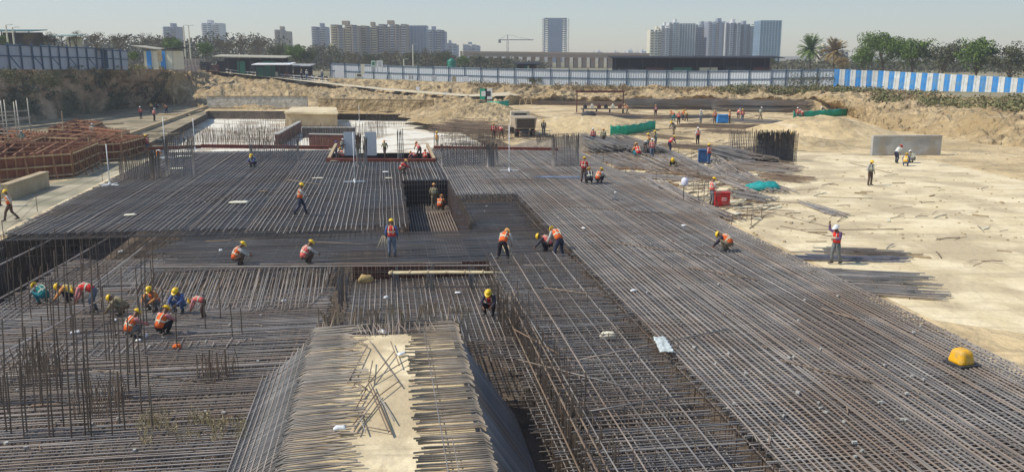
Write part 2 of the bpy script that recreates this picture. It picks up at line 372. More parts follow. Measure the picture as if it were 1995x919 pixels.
# ============================================================ REBAR MATS
BH = [PUV(783, 351, ZT), PUV(874, 351, ZT), PUV(889, 432, ZT), PUV(798, 432, ZT)]           # opening in the mat
bu0 = min(p[0] for p in BH); bu1 = max(p[0] for p in BH); bu0 = BH[0][0]; bu1 = BH[1][0]
bv0 = BH[3][1]; bv1 = BH[0][1]; BH = [(bu0, bv0), (bu1, bv0), (bu1, bv1), (bu0, bv1)]
UR = PUV(1007, 378, ZT)[0]                                                                 # long edge of the right-hand mat
VF = PUV(700, 437, ZT)[1]; VN = PUV(720, 290, ZT)[1]; VB = PUV(700, 517, ZB)[1]
UL = PUV(40, 437, ZT)[0]; UE = EXC[2][0]; VS = PUV(940, 378, ZT)[1]
NT = [PUV(652, 291, ZT), PUV(635, 314, ZT), PUV(848, 314, ZT), PUV(832, 291, ZT)]
nu0, nu1, nv = NT[1][0], NT[2][0], NT[1][1]
MAIN = [(UL, VF), (PUV(372, 437, ZT)[0], VF), (bu0, VF-.4), (bu0, bv1), (bu1, bv1), (bu1, VS), (UR, VS), (UR, 13), (UE, 13), (UE, VN), (nu1, VN), (nu1, nv), (nu0, nv), (nu0, VN), (PUV(332, 291, ZT)[0], VN)]
# left edge follows the slab edge seen in the photograph
# the right-hand mat
root = empty('rebar_mat', UV(UR, VB, ZT), label='large steel bar mat with diagonal running bars along the right side', cat='rebar mat', group='steel bar mats')
def on(root, mb, name, m, **k):
    me = mb.mesh(name, m, **k); me.transform(Matrix.Translation(-Vector(root.location))) if root.rotation_euler.z == 0 else None
    o = bpy.data.objects.new(name, me); COL.objects.link(o); o.parent = root; return o
RM = [(UR, 13), (UE, 13), (UE, VN), (bu1, VN), (bu1, VS), (UR, VS)]
a = MB(); layer(a, RM, 0, .165, ZT, .0215, wob=.045); on(root, a, 'top_running_bars', M_lap, recalc=False)
a = MB(); layer(a, RM, 1, .15, ZT-.045, .020, seg=4); on(root, a, 'top_cross_bars', M_lap, recalc=False)
a = MB(); layer(a, RM, 0, .30, ZT-.35, .018, seg=8); layer(a, RM, 1, .30, ZT-.39, .018, seg=8); on(root, a, 'lower_bars', M_steel, recalc=False)
a = MB()
u = UR+.3
while u < UE:
    v = 13
    while v < VN: a.bar([UV(u, v, FL+.02), UV(u, v, ZT-.4)], .02, 4); v += 1.9
    u += 1.9
for v in np.arange(13, VN, .35): a.bar([UV(UE-.05, v, ZT), UV(UE-.03, v+rr(-.05, .05), FL+.3)], .014, 4)
for v in np.arange(13, VS, .4): a.bar([UV(UR+.05, v, ZT), UV(UR+.03, v+rr(-.05, .05), ZL)], .014, 4)
on(root, a, 'support_chairs', M_rust, recalc=False)['kind'] = 'stuff'
# far / left mat
root = empty('rebar_mat', UV(bu0-4, VF+8, ZT), label='far steel bar mat running from the left slab edge to the small square opening', cat='rebar mat', group='steel bar mats')
LM = [(UL, VF), (PUV(372, 437, ZT)[0], VF), (PUV(560, 450, ZT)[0], VF-1.6), (bu0, VF-1.2), (bu0, bv1), (bu1, bv1), (bu1, VN), (nu1, VN), (nu1, nv), (nu0, nv), (nu0, VN), (PUV(332, 291, ZT)[0], VN)]
LM2 = [(UL, VF), (bu0, VF), (bu0, bv1), (bu1, bv1), (bu1, VN), (nu1, VN), (nu1, nv), (nu0, nv), (nu0, VN), (PUV(332, 291, ZT)[0], VN)]
a = MB(); layer(a, LM, 0, .28, ZT, .024, end=.6, wob=.06); on(root, a, 'top_running_bars', M_lap, recalc=False)
a = MB(); layer(a, LM2, 1, .17, ZT-.05, .019, seg=4); on(root, a, 'top_cross_bars', M_steel, recalc=False)
a = MB(); layer(a, LM2, 0, .35, ZT-.35, .018, seg=8); layer(a, LM2, 1, .28, ZT-.39, .018, seg=8); on(root, a, 'lower_bars', M_steel, recalc=False)
a = MB()
for u in np.arange(UL+.2, PUV(372, 437, ZT)[0], .3):
    a.bar([UV(u, VF+.04, ZT), UV(u+rr(-.06, .06), VF+rr(0, .1), ZL-.2)], .016, 4)
for z in (ZL+.3, ZL+.8, ZL+1.2): a.bar([UV(UL+1, VF+.02, z), UV(PUV(372, 437, ZT)[0], VF+.02, z)], .014, 4)
for v in np.arange(bv0-.3, bv1, .2): a.bar([UV(bu0, v, ZT), UV(bu0, v, FL+.6)], .014, 4)
for v in np.arange(VB, VF, .45):
    e_ = PUV(372, 437, ZT)[0]+(PUV(280, 520, ZB)[0]-PUV(372, 437, ZT)[0])*(VF-v)/(VF-VB)
on(root, a, 'end_bars', M_rust, recalc=False)['kind'] = 'stuff'
# middle, slightly lower band of cross bars
root = empty('rebar_mat', UV(bu0-2, VB+3, ZB), label='dark band of close cross bars under the middle workers', cat='rebar mat', group='steel bar mats')
BE = [PUV(278, 521, ZB), (UR-.06, VB), (UR-.06, VS-.2), (bu1+.1, VS-.2), (bu1+.1, bv0), (bu0-.1, bv0), (bu0-.1, VF), PUV(374, 439, ZB)]
BE[0] = (BE[0][0], VB)
a = MB(); layer(a, BE, 1, .19, ZB, .021, seg=3, end=1.1, wob=.05); on(root, a, 'top_cross_bars', M_steel, recalc=False)
a = MB(); layer(a, BE, 0, .9, ZB-.05, .018, seg=4); layer(a, BE, 1, .4, ZB-.4, .02, seg=5); on(root, a, 'lower_bars', M_steel, recalc=False)
a = MB()
for u in np.arange(bu1+.1, UR, .17): a.bar([UV(u, VS-.05, ZT-.02), UV(u+rr(-.04, .04), VS-.1, ZB-.1)], .018, 4)
for v in np.arange(bv0, VS, .16): a.bar([UV(bu1+.12, v, ZT), UV(bu1+.12, v, ZB-.5)], .018, 4)
for v in np.arange(bv0, bv1, .16): a.bar([UV(bu1, v, ZT), UV(bu1, v, FL+.6)], .018, 4)
on(root, a, 'step_bars', M_rust, recalc=False)
a = MB()
ux = PUV(690, 520, ZB)[0]
for u in np.arange(PUV(655, 520, ZB)[0], UR-.2, .2):
    a.bar([UV(u, VB-.02, ZB), UV(u+rr(-.08, .08), VB-.05-rr(0, .1), ZL-.1)], .016, 4)
for z in (ZB-.25, ZB-.5, ZB-.75): a.bar([UV(PUV(655, 520, ZB)[0], VB-.03, z), UV(UR-.2, VB-.03, z)], .014, 4)
on(root, a, 'edge_bars', M_rust, recalc=False)
# formwork board behind the front edge
root = empty('formwork_panel', UV(PUV(860, 520, ZB)[0], VB+.5, ZL), label='dark red formwork panel behind the bars of the middle step', cat='formwork')
a = MB(); u0, u1 = PUV(685, 520, ZB)[0], PUV(985, 520, ZB)[0]
for k in range(6):
    w = (u1-u0)/6; c = UV(u0+w*(k+.5), VB+.35, (ZL+ZB)/2); a.box(c, (w-.03, .05, ZB-ZL-.1), YAW)
    a.box(UV(u0+w*(k+.5), VB+.31, ZL+.3), (w-.05, .05, .08), YAW)
on(root, a, 'board', M_redp)

# ---- ridge (pedestal) in front
RU0, RU1, RV1 = -2.6, 2.25, PUV(740, 632, .9)[1]
RF0, RF1 = -4.25, 4.15; ZR = -2.0
root = empty('concrete_plinth', UV(0, RV1-6, ZL), label='pale concrete ridge under bent bars in the middle foreground', cat='plinth')
a = MB(); zt_ = .82; v0 = 12
a.hexa([UV(RF0+.3, v0, ZL-.1), UV(RF1-.3, v0, ZR), UV(RF1-.7, RV1-.3, ZR), UV(RF0+1.0, RV1, ZL-.1), UV(RU0+.1, v0, .7), UV(RU1-.1, v0, .7), UV(RU1-.1, RV1-.9, .7), UV(RU0+.1, RV1-.9, .7)])
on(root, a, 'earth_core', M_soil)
a = MB(); a.hexa([UV(RU0+.12, v0, .703), UV(RU1-.12, v0, .703), UV(RU1-.12, RV1-.95, .703), UV(RU0+.12, RV1-.95, .703), UV(RU0+.12, v0, zt_), UV(RU1-.12, v0, zt_), UV(RU1-.12, RV1-.95, zt_), UV(RU0+.12, RV1-.95, zt_)])
on(root, a, 'concrete_top', M_pcc)
root = empty('bent_bar_cage', UV(0, RV1-6, ZL+.01), label='bent steel bars folded over both slopes of the foreground ridge', cat='rebar cage')
a = MB(); b_ = MB(); c_ = MB(); l_ = MB(); v = 13.0
while v < RV1-.1:
    hip = max(0, 1-(RV1-v)/2.0); fu = RF0+hip*1.0
    t = random.random(); sl_ = rr(-.06, .06)
    c_.bar([UV(fu, v+rr(-.04, .04), ZL+.06), UV(RU0-.03, v+rr(-.03, .03), .85)], .02, 6, t*.6)
    if random.random() < .5: c_.bar([UV(fu+.12, v+.06, ZL+.0), UV(RU0+.02, v+.05, .76)], .02, 4, t*.4)
    pts = [UV(RU0-.12+rr(-.05, .05), v, .83+rr(-.02, .02)), UV(RU0+rr(.0, .1), v, .92), UV(RU0+.9, v+sl_*.6, .93+rr(0, .05)), UV(-1.05+rr(-.3, .38), v+sl_*2.4, .9+rr(-.02, .12))]
    l_.bar(pts, .025, 6, random.random())
    sl_ = rr(-.05, .05); hip = max(0, 1-(RV1-v)/2.4)
    b2 = v+.05
    pts = [UV(RF1-hip*1.2, v+rr(-.05, .05), ZR+.1), UV(RU1+.06, v, .82), UV(RU1-.06, v, .9), UV(RU1-.2, v+sl_*.2, .92)]
    b_.bar(pts, .022, 6, random.random())
    if random.random() < .8: a.bar([UV(RU1+.1+rr(-.05, .05), v+.03, .84), UV(RU1-.05, v+.03, .95), UV(RU1-.8, v+sl_, .95), UV(.56+rr(-.15, .2), v+sl_*2.6, .9+rr(-.02, .1))], .027, 6, random.random())
    if random.random() < .4: b_.bar([UV(RF1-.06-hip*1.2, b2+rr(-.08, .08), ZR), UV(RU1-.02, b2, .74)], .022, 4, random.random())
    v += rr(.085, .125)
on(root, l_, 'lapped_bars', mat('mauve_grey_bar', (.22, .20, .175), .6, .1, scale=.9, col2=(.37, .335, .28), attr=True), smooth=True, recalc=False)['kind'] = 'stuff'
on(root, c_, 'slope_bars', M_steel, smooth=True, recalc=False)['kind'] = 'stuff'
on(root, a, 'bent_bars', M_tan, smooth=True, recalc=False)['kind'] = 'stuff'
on(root, b_, 'folded_bars', M_steel, smooth=True, recalc=False)['kind'] = 'stuff'  # right slope: darker steel puts the shade into the bar colour
a = MB()
for k in range(9):
    t = (k+.5)/9; z = ZL+.1+t*(.9-ZL-.2); ul = RF0+t*(RU0-RF0); ur = RF1+t*(RU1-RF1); zr_ = ZR+.1+t*(.9-ZR-.2)
    a.bar([UV(ul-.03, 13, z+.03), UV(ul-.03, RV1-.8-2*(1-t)*.5, z+.03)], .016, 4)
    for d in range(3): a.bar([UV(ur+.03-d*.1, 13, zr_+d*.13), UV(ur+.03-d*.1, RV1-1.0-1.2*(1-t), zr_+d*.13)], .02, 4, .05)  # right slope rows: packed close and toned dark to stand in for shade
a.bar([UV(1.25, 13, .96), UV(1.2, 18.5, .97), UV(1.13, RV1-.8, .95)], .016, 5)
a.bar([UV(1.5, 13, .955), UV(1.43, 20, .95)], .016, 5)
on(root, a, 'distribution_bars', M_lap, recalc=False)
a = MB()       # upright ends of the bars along the rear of the ridge
for k in range(46):
    u = RU0+.1+k*(RU1-RU0+.5)/46; h = rr(.45, .75); a = MB()
    a.bar([UV(u, RV1-rr(.0, .2), .2), UV(u+rr(-.05, .05), RV1-.1, .85), UV(u+rr(-.2, .2), RV1-rr(-.1, .2), .85+h*1.15)], .029, 5, .95); on(root, a, 'upright_bar', M_tan, smooth=True, recalc=False)
for k in range(16):
    a = MB(); u = -1.1+k*.16; a.bar([UV(u, RV1-.75, .86), UV(u+rr(-.08, .08), RV1-.85, 1.2), UV(u+.05+rr(-.2, .2), RV1-1.1, .95)], .014, 5, .8); on(root, a, 'hooked_bar', M_lap, smooth=True, recalc=False)
# loose bars lying on the plinth
def loose(name, pts, r, m, label, cat, group=None, n=6):
    mb = MB(); mb.bar(pts, r, n, rr(.2, .9)); o = mb.build(name, m, smooth=True); tag(o, label, cat, group); return o
zz = .86
lo_list = [((720, 662), (782, 750)), ((769, 682), (700, 770)), ((726, 701), (718, 745)), ((795, 698), (722, 742)), ((717, 745), (757, 842)), ((722, 745), (763, 840)), ((738, 770), (768, 818)), ((714, 755), (690, 800)), ((778, 740), (733, 775)), ((716, 672), (676, 748)), ((683, 655), (716, 672)), ((761, 663), (778, 712)), ((733, 775), (690, 830)), ((735, 762), (686, 828)), ((705, 828), (760, 838)), ((698, 800), (712, 842)), ((700, 822), (690, 842)), ((686, 738), (716, 756))]
for i, (p, q) in enumerate(lo_list):
    h = .02*i%.14; A = P(*p, zz+.08+h*.6); B = P(*q, zz+.08+h*.4); A.z = zz+.06+.012*(i % 7); B.z = zz+.06+.012*((i*3) % 7)
    loose('loose_bar', [A, A.lerp(B, .5)+Vector((0, 0, .01)), B], .017, M_rust if i % 3 else M_lap, 'loose cut steel bar lying across the others on the pale concrete ridge top', 'steel bar', 'loose bars scattered on the concrete ridge')

# ---- lower mat: front-left, left pit, middle floor, right multilayer zone
root = empty('rebar_mat', UV(-8, 26, ZL), label='low steel bar mat with tall upright bars in the left foreground', cat='rebar mat', group='steel bar mats')
LOWL = [(-26, 12.5), (RF0+.1, 12.5), (RF0+.1, RV1-1.6), (RU0-.6, RV1), (RU0-.3, RV1+1.6), (PUV(640, 603, ZL)[0], PUV(600, 600, ZL)[1]), PUV(655, 545, ZL), (PUV(655, 545, ZL)[0], VB-.1), (PUV(300, 520, ZL)[0], VB-.1), (PUV(380, 480, ZL)[0], VF-.15), (PUV(215, 480, ZL)[0], VF-.15), PUV(150, 500, ZL), PUV(0, 592, ZL), PUV(-120, 650, ZL)]
a = MB(); layer(a, LOWL, 1, .19, ZL, .023, seg=3, n=5, wob=.06); on(root, a, 'top_cross_bars', M_lap, recalc=False)
a = MB(); layer(a, LOWL, 0, .42, ZL-.05, .02, seg=5); layer(a, LOWL, 1, .45, ZL-.6, .018, seg=6); layer(a, LOWL, 0, .6, ZL-.64, .018, seg=6); on(root, a, 'lower_bars', M_rust, recalc=False)
a = MB()   # diagonal running bars on the middle-left part, on top
DG = [PUV(262, 603, ZL), PUV(596, 603, ZL), (PUV(660, 520, ZB)[0], VB+.5), (PUV(278, 520, ZB)[0]-1.0, VB+1.5)]
vdg = DG[0][1]; layer(a, DG, 0, .165, ZL+.06, .022, end=.6, n=5, zf=lambda u, v: ZL+.06+(ZB-.12-ZL)*max(0, min(1, (v-vdg)/(VB-vdg))))
layer(a, DG, 0, .25, ZL+.0, .018, end=.6, n=4, zf=lambda u, v: ZL-.25+(ZB-.12-ZL)*max(0, min(1, (v-vdg)/(VB-vdg))))
DG2 = [PUV(-60, 665, ZL), PUV(70, 600, ZL), PUV(300, 530, ZL), (PUV(330, 500, ZL)[0], VF-.3), (PUV(215, 480, ZL)[0], VF-.3), PUV(0, 592, ZL)]
layer(a, DG2, 0, .22, ZL+.05, .018, end=.4)
DG3 = [PUV(-100, 745, ZL), PUV(150, 706, ZL), PUV(220, 690, ZL), PUV(490, 670, ZL), PUV(490, 662, ZL), PUV(-80, 684, ZL)]
layer(a, DG3, 0, .27, ZL+.06, .022, end=.5)
on(root, a, 'top_running_bars', M_lap, recalc=False)['kind'] = 'stuff'
a = MB()   # long thick edge bars
for (p, q) in (((0, 515), (152, 439)), ((25, 567), (225, 455)), ((178, 558), (330, 441)), ((0, 690), (210, 575))):
    z0 = .45 if p[0] < 20 else ZL+.25
    A = P(*p, z0); B = P(*q, z0 if p[0] < 20 else .5); A = A+(A-B)*.15; a.bar([A, A.lerp(B, .5)-Vector((0, 0, .04)), B], .045, 6, .95)
A, B = P(274, 520, ZB+.05), P(1130, 516, ZB+.05); a.bar([A, A.lerp(B, .3), A.lerp(B, .6), B], .03, 5, .95)
A, B = P(285, 516, ZB+.06), P(900, 512, ZB+.06); a.bar([A, B], .026, 5, .9)
on(root, a, 'edge_bars', M_lap, recalc=False)
a = MB()   # tall upright starter bars, in rows
ups = [(8, 620, 690), (45, 600, 700), (85, 615, 720), (12, 730, 840), (45, 700, 850), (52, 730, 840), (68, 650, 800), (77, 640, 790), (95, 690, 850), (110, 630, 760), (116, 640, 756), (137, 690, 852), (132, 560, 700), (150, 610, 780), (176, 640, 850), (182, 500, 640), (205, 560, 700), (212, 630, 700), (222, 590, 720), (236, 620, 790), (240, 520, 650), (265, 630, 750), (270, 520, 640), (285, 500, 600), (300, 470, 590), (320, 560, 650), (345, 590, 680), (112, 445, 540), (130, 450, 560), (60, 480, 560), (82, 470, 550), (30, 500, 600), (178, 450, 520), (163, 460, 530), (60, 540, 620), (100, 540, 640), (128, 480, 600), (160, 480, 590), (190, 470, 560), (400, 560, 640), (430, 540, 620), (452, 590, 660), (470, 600, 650), (408, 680, 735), (425, 685, 740), (440, 680, 732), (384, 690, 735), (395, 688, 730)]
rq = random.Random(17)
for k in range(46):
    x, y1 = rq.uniform(-5, 300), rq.uniform(570, 860); ups.append((x, y1-rq.uniform(80, 150)*(y1/800), y1))
for (x, y0, y1) in ups:
    A = P(x+rr(-1, 1), y1, ZL); d = A.y; top = Wd(x-(y1-y0)*.045*(1 if x < 500 else 0)+rr(-2, 2), y0, d)
    sb = MB(); sb.bar([A-Vector((0, 0, .5)), A.lerp(top, .5)+Vector((rr(-.03, .03), 0, 0)), top], .024, 5, rr(0, .3)); on(root, sb, 'starter_bar', M_rust, recalc=False)
def cluster(px, py, w, h, rows_, n_, tone=(.3, .9), z=ZL, rad=.013):
    A = P(px, py, z); s = 1700/A.y
    for j in range(rows_):
        for i in range(n_):
            x = (i+.5)/n_*w/s+rr(-.04, .04); hh = h/s*rr(.65, 1.05)
            a.bar([A+Vector((x, j*.45, -.3)), A+Vector((x+rr(-.04, .04), j*.45, hh*.6)), A+Vector((x+rr(-.15, .15), j*.45+rr(-.1, .1), hh))], rad, 4, rr(*tone))
for c in ((10, 752, 90, 75, 4, 14), (140, 815, 85, 70, 4, 13), (382, 742, 75, 50, 3, 10), (60, 560, 60, 50, 1, 8), (5, 500, 30, 40, 1, 5)): cluster(*c)
for k in range(40):   # hooked ends
    x, y = rr(0, 330), rr(470, 560)
    A = P(x, y, ZL); a.bar([A, A+Vector((0, 0, rr(.5, 1.1)))], .013, 4)
o = on(root, a, 'short_tie_bars', M_rust, recalc=False); o['kind'] = 'stuff'
# middle floor with its own grid (behind the ridge)
root = empty('rebar_mat', UV(1, VB-3, 0), label='sunken square-mesh bar mat between the middle step and the foreground ridge', cat='rebar mat', group='steel bar mats')
MF = [(PUV(682, 560, 0)[0], VB-.15), (PUV(1020, 560, 0)[0], VB-.15), (4.6, RV1+2.3), (4.6, RV1+.4), (RU0-.2, RV1+.25), (PUV(682, 560, 0)[0], RV1+.6)]
a = MB(); layer(a, MF, 0, .23, .02, .02, n=5, end=.2); layer(a, MF, 1, .22, -.03, .019, end=.2); on(root, a, 'top_bars', M_lap, recalc=False)
a = MB(); layer(a, MF, 0, .3, -.5, .018); layer(a, MF, 1, .3, -.54, .018); on(root, a, 'lower_bars', M_steel, recalc=False)
a = MB()
for ux_, w, t in ((PUV(668, 570, 0)[0], .5, .02), (PUV(772, 570, 0)[0], .35, .02), (PUV(925, 575, 0)[0], .6, .2), (PUV(845, 575, 0)[0], .35, .4)):
    for k in range(16):
        vv = VB-rr(.3, 2.6); uu = ux_+rr(-w, w)*.5; a.bar([UV(uu, vv, -.9), UV(uu+rr(-.06, .06), vv, ZB-.05+rr(-.2, .2))], .026, 4, rr(0, .2))
on(root, a, 'upright_bars', M_steel, recalc=False)['kind'] = 'stuff'
# right multilayer zone
root = empty('rebar_mat', UV(6, 25, 0), label='open many-layered bar grid with vertical ties right of the foreground ridge', cat='rebar mat', group='steel bar mats')
RZ = [(4.5, 12.5), (UR-.12, 12.5), (UR-.12, VB-.2), (4.7, VB-.2)]
RZ0 = [(RF1+.12, 12.5), (UR-.12, 12.5), (UR-.12, VB-.2), (4.7, VB-.2), (4.7, RV1+.3), (RU1+.7, RV1+.2), (RF1-.9, RV1-.4), (RF1+.12, RV1-2.6)]
a = MB(); layer(a, RZ, 1, .27, 1.02, .018, seg=3, skip=.05, wob=.07); layer(a, RZ, 0, .8, 1.06, .018, seg=3, wob=.06); on(root, a, 'top_bars', M_lap, recalc=False)
a = MB()
for z, s1, s2 in ((.72, .3, .5), (.4, .3, .4), (.1, .24, .3), (-.3, .22, .22)): layer(a, RZ0 if z < .2 else RZ, 1, s1, z, .017, seg=4, wob=.05); layer(a, RZ0 if z < .2 else RZ, 0, s2, z-.04, .018, seg=5, wob=.05)
on(root, a, 'middle_bars', M_lap, recalc=False)
a = MB(); layer(a, RZ0, 1, .3, -1.2, .02, seg=8); layer(a, RZ0, 0, .3, -1.25, .02, seg=8); on(root, a, 'bottom_bars', M_steel, recalc=False)
a = MB()
u = 4.55
while u < UR-.3:
    v = 12.7
    while v < VB-.4:
        if random.random() < .9:
            a.bar([UV(u+rr(-.06, .06), v+rr(-.1, .1), FL+.3), UV(u+rr(-.05, .05), v, .3), UV(u+rr(-.06, .06), v+rr(-.06, .06), 1.05+rr(-.1, .25))], .015, 4)
        v += .4 if u < 5.4 else .7
    u += .5
for k in range(300):
    v = rr(14, RV1+3.5); uu = 4.45+abs(rr(-1, 1))*rr(0, 1.1)-max(0, (v-RV1)*.12); h_ = 1.0+rr(-.3, .7); a.bar([UV(uu, v, -1.2), UV(uu+rr(-.1, .1), v+rr(-.08, .08), h_)], .02, 4, rr(0, .3))
for (d, z) in ((0, 1.1), (.12, .95), (.25, 1.12), (-.12, .5)): a.bar([UV(4.45+d, 12.5, z), UV(4.5+d, 22, z), UV(4.55+d, RV1+2+rr(0, 1.5), z)], .022, 5, .6)
on(root, a, 'upright_bars', M_rust, recalc=False)['kind'] = 'stuff'
# cross bars lining the left side wall of the left pit
root = empty('rebar_mat', UV(UL+.5, VF-4, ZL), label='dark curtain of vertical bars down the shaded left wall of the pit', cat='rebar mat', group='steel bar mats')
a = MB()
for v in np.arange(VF-15, VF, .22):
    a.bar([UV(UL+.05, v, G+.5+rr(-.1, .1)), UV(UL+.1, v+rr(-.05, .05), ZL-.4), UV(UL+.1+rr(0, .2), v+rr(-.1, .1), FL+.1)], .016, 4)
for z in (.5, -.1, -.7): a.bar([UV(UL+.12, VF-15, z), UV(UL+.12, VF, z)], .018, 4)
on(root, a, 'curtain_bars', M_steel, recalc=False)

LM_ = [((1130, 700, ZT), (1420, 640, ZT)), ((1250, 760, 1.05), (1010, 700, 1.05)), ((1340, 520, ZT), (1480, 545, ZT)), ((1100, 400, ZT), (1290, 415, ZT)), ((930, 345, ZT), (1070, 352, ZT)), ((330, 400, ZT), (470, 380, ZT)), ((560, 350, ZT), (640, 362, ZT)), ((1520, 700, ZT), (1700, 745, ZT)), ((1180, 470, ZT), (1400, 500, ZT)), ((1060, 560, 1.05), (1200, 580, 1.05)), ((600, 470, ZB), (740, 478, ZB)), ((400, 470, ZB), (560, 462, ZB)), ((180, 720, ZL), (420, 745, ZL)), ((60, 790, ZL), (260, 770, ZL)), ((300, 560, ZL+.2), (430, 590, ZL+.1)), ((1600, 600, ZT), (1680, 625, ZT)), ((1000, 640, 1.05), (1090, 690, 1.05)), ((1150, 800, 1.05), (1330, 770, 1.05))]
for (x0, y0, z0), (x1, y1, z1) in LM_:
    A, B = P(x0, y0, z0+.06), P(x1, y1, z1+.06); mb = MB(); mb.bar([A, A.lerp(B, .5)+Vector((rr(-.1, .1), rr(-.1, .1), -.01)), B], .022, 6, rr(.3, 1)); tag(mb.build('loose_bar', M_steel if x0 % 20 else M_rust, smooth=True), 'single loose bar lying askew on top of the bar mats', 'steel bar', 'loose bars lying askew on the mats')
# ---- square opening: formwork walls
root = empty('shaft_formwork', UV((bu0+bu1)/2, bv1, FL+.6), label='dark red panel formwork lining the small square opening in the mat', cat='formwork')
a = MB(); a.box(UV((bu0+bu1)/2, bv1+.05, (ZT+FL)/2+.2), (bu1-bu0, .06, ZT-FL-.5), YAW)
for k in range(7): a.box(UV(bu0+(k+.5)*(bu1-bu0)/7, bv1-.01, (ZT+FL)/2+.2), (.06, .06, ZT-FL-.6), YAW)
for k in range(3): a.box(UV((bu0+bu1)/2, bv1-.06, FL+.9+k*.8), (bu1-bu0-.1, .05, .07), YAW)
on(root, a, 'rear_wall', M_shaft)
a = MB(); a.box(UV((bu0+bu1)/2, (bv0+bv1)/2, -.8), (bu1-bu0-.1, bv1-bv0-.1, .1), YAW); on(root, a, 'floor_slab', M_soil)
a = MB()
for u in np.arange(bu0+.15, bu1, .18): a.bar([UV(u, bv0+.2, -.62), UV(u, bv1-3.2, -.62)], .024, 4, .9); a.bar([UV(u, bv1-3.2+rr(-.2, .2), -.7), UV(u, bv1-3.0, -.1)], .016, 4, .7)
on(root, a, 'floor_bars', M_lap, recalc=False)
a = MB()
for u in np.arange(bu0+.1, bu1, .2): a.bar([UV(u, bv1-.25, ZT), UV(u+rr(-.03, .03), bv1-.3, -.7)], .016, 4)
for z in (-.3, .1, .5, .9): a.bar([UV(bu0, bv1-.28, z), UV(bu1, bv1-.28, z)], .014, 4)
on(root, a, 'wall_bars', M_steel, recalc=False)
for uu in (bu0+.02, bu1-.02):
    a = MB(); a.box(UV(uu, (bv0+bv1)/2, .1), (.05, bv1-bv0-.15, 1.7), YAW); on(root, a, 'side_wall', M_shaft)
# ============================================================ SITE OBJECTS
# ---- side slab and low walls on the left
def wallseg(name, pts, h, w, m, label, cat, coping=None, z=None):
    """wall running through world points, h high; coping part on top"""
    root = empty(name, pts[0], label=label, cat=cat); a = MB(); c = MB()
    for p, q in zip(pts[:-1], pts[1:]):
        a.beam(p+Vector((0, 0, h/2)), q+Vector((0, 0, h/2)), w, h)
        c.beam(p+Vector((0, 0, h+.06)), q+Vector((0, 0, h+.06)), w+.12, .11)
    o = a.mesh('wall_face', m); o.transform(Matrix.Translation(-pts[0])); x = bpy.data.objects.new('wall_face', o); COL.objects.link(x); x.parent = root
    o = c.mesh('coping', coping or m); o.transform(Matrix.Translation(-pts[0])); x = bpy.data.objects.new('coping', o); COL.objects.link(x); x.parent = root
    return root
Y1 = [P(240, 297, PF), P(400, 224, PF)]; 
wallseg('retaining_wall', [P(215, 306, PF), P(408, 224, PF)], 1.75, .3, M_tanwall, 'long tan wall along the left side of the white sunk yard', 'wall', M_timber)
wallseg('retaining_wall', [P(412, 227, PF), P(838, 230, PF)], 1.5, .3, M_tanwall, 'low brown wall along the back of the white sunk yard', 'wall', M_rub)
wallseg('retaining_wall', [P(10, 392, G), P(90, 363, G)], 1.0, .5, M_tanwall, 'short brown earth-coated wall at the left edge behind the walking worker', 'wall', M_tanwall)
wallseg('retaining_wall', [P(405, 211, G), P(600, 211, G)], 2.1, .5, mat('white_rubble', (.46, .42, .33), .9, col2=(.75, .71, .60), scale=1.5, bump=.2, bscale=3), 'whitish rubble block wall at the foot of the bank', 'wall', M_rub)
wallseg('retaining_wall', [P(622, 215, G), P(845, 219, G)], 2.0, .5, M_rub, 'tan rubble block wall continuing right below the haul ramp', 'wall', M_rub)
wallseg('retaining_wall', [P(1697, 303, G), P(1830, 302, G)], 1.8, .4, mat('grey_render', (.34, .33, .30), .85, col2=(.50, .49, .45), scale=.8, c3=(.40, .34, .25), s3=.5, bump=.03, bscale=4), 'smooth grey concrete wall at the far right of the site', 'wall', M_conc)
# raised roof slab and dark basement walls in the yard
root = empty('concrete_slab', P(612, 250, PF), label='flat pale concrete lid slab on dark walls behind the sunk yard', cat='slab')
a = MB(); a.hexa([P(557, 246, PF), P(658, 248, PF), P(652, 236, PF), P(575, 235, PF)]+[p+Vector((0, 0, 2.0)) for p in (P(557, 246, PF), P(658, 248, PF), P(652, 236, PF), P(575, 235, PF))]); on(root, a, 'slab_body', M_tanwall)
a = MB(); q = [P(555, 247, PF), P(660, 249, PF), P(656, 235, PF), P(571, 234, PF)]; a.hexa([p+Vector((0, 0, 2.003)) for p in q]+[p+Vector((0, 0, 2.25)) for p in q]); on(root, a, 'slab_top', M_pcc)
wallseg('basement_wall', [P(540, 287, PF), P(585, 258, PF)], 1.5, .4, M_redp, 'slanting dark brown wall at the left of the sunk trench', 'wall', M_conc)
wallseg('basement_wall', [P(590, 268, PF), P(692, 268, PF)], 1.3, .4, M_dark, 'rear dark wall of the sunk trench below the lid slab', 'wall', M_conc)
wallseg('basement_wall', [P(604, 288, PF), P(700, 290, PF)], 1.6, .4, M_redp, 'front dark brown wall of the sunk trench with starter bars', 'wall', M_conc)
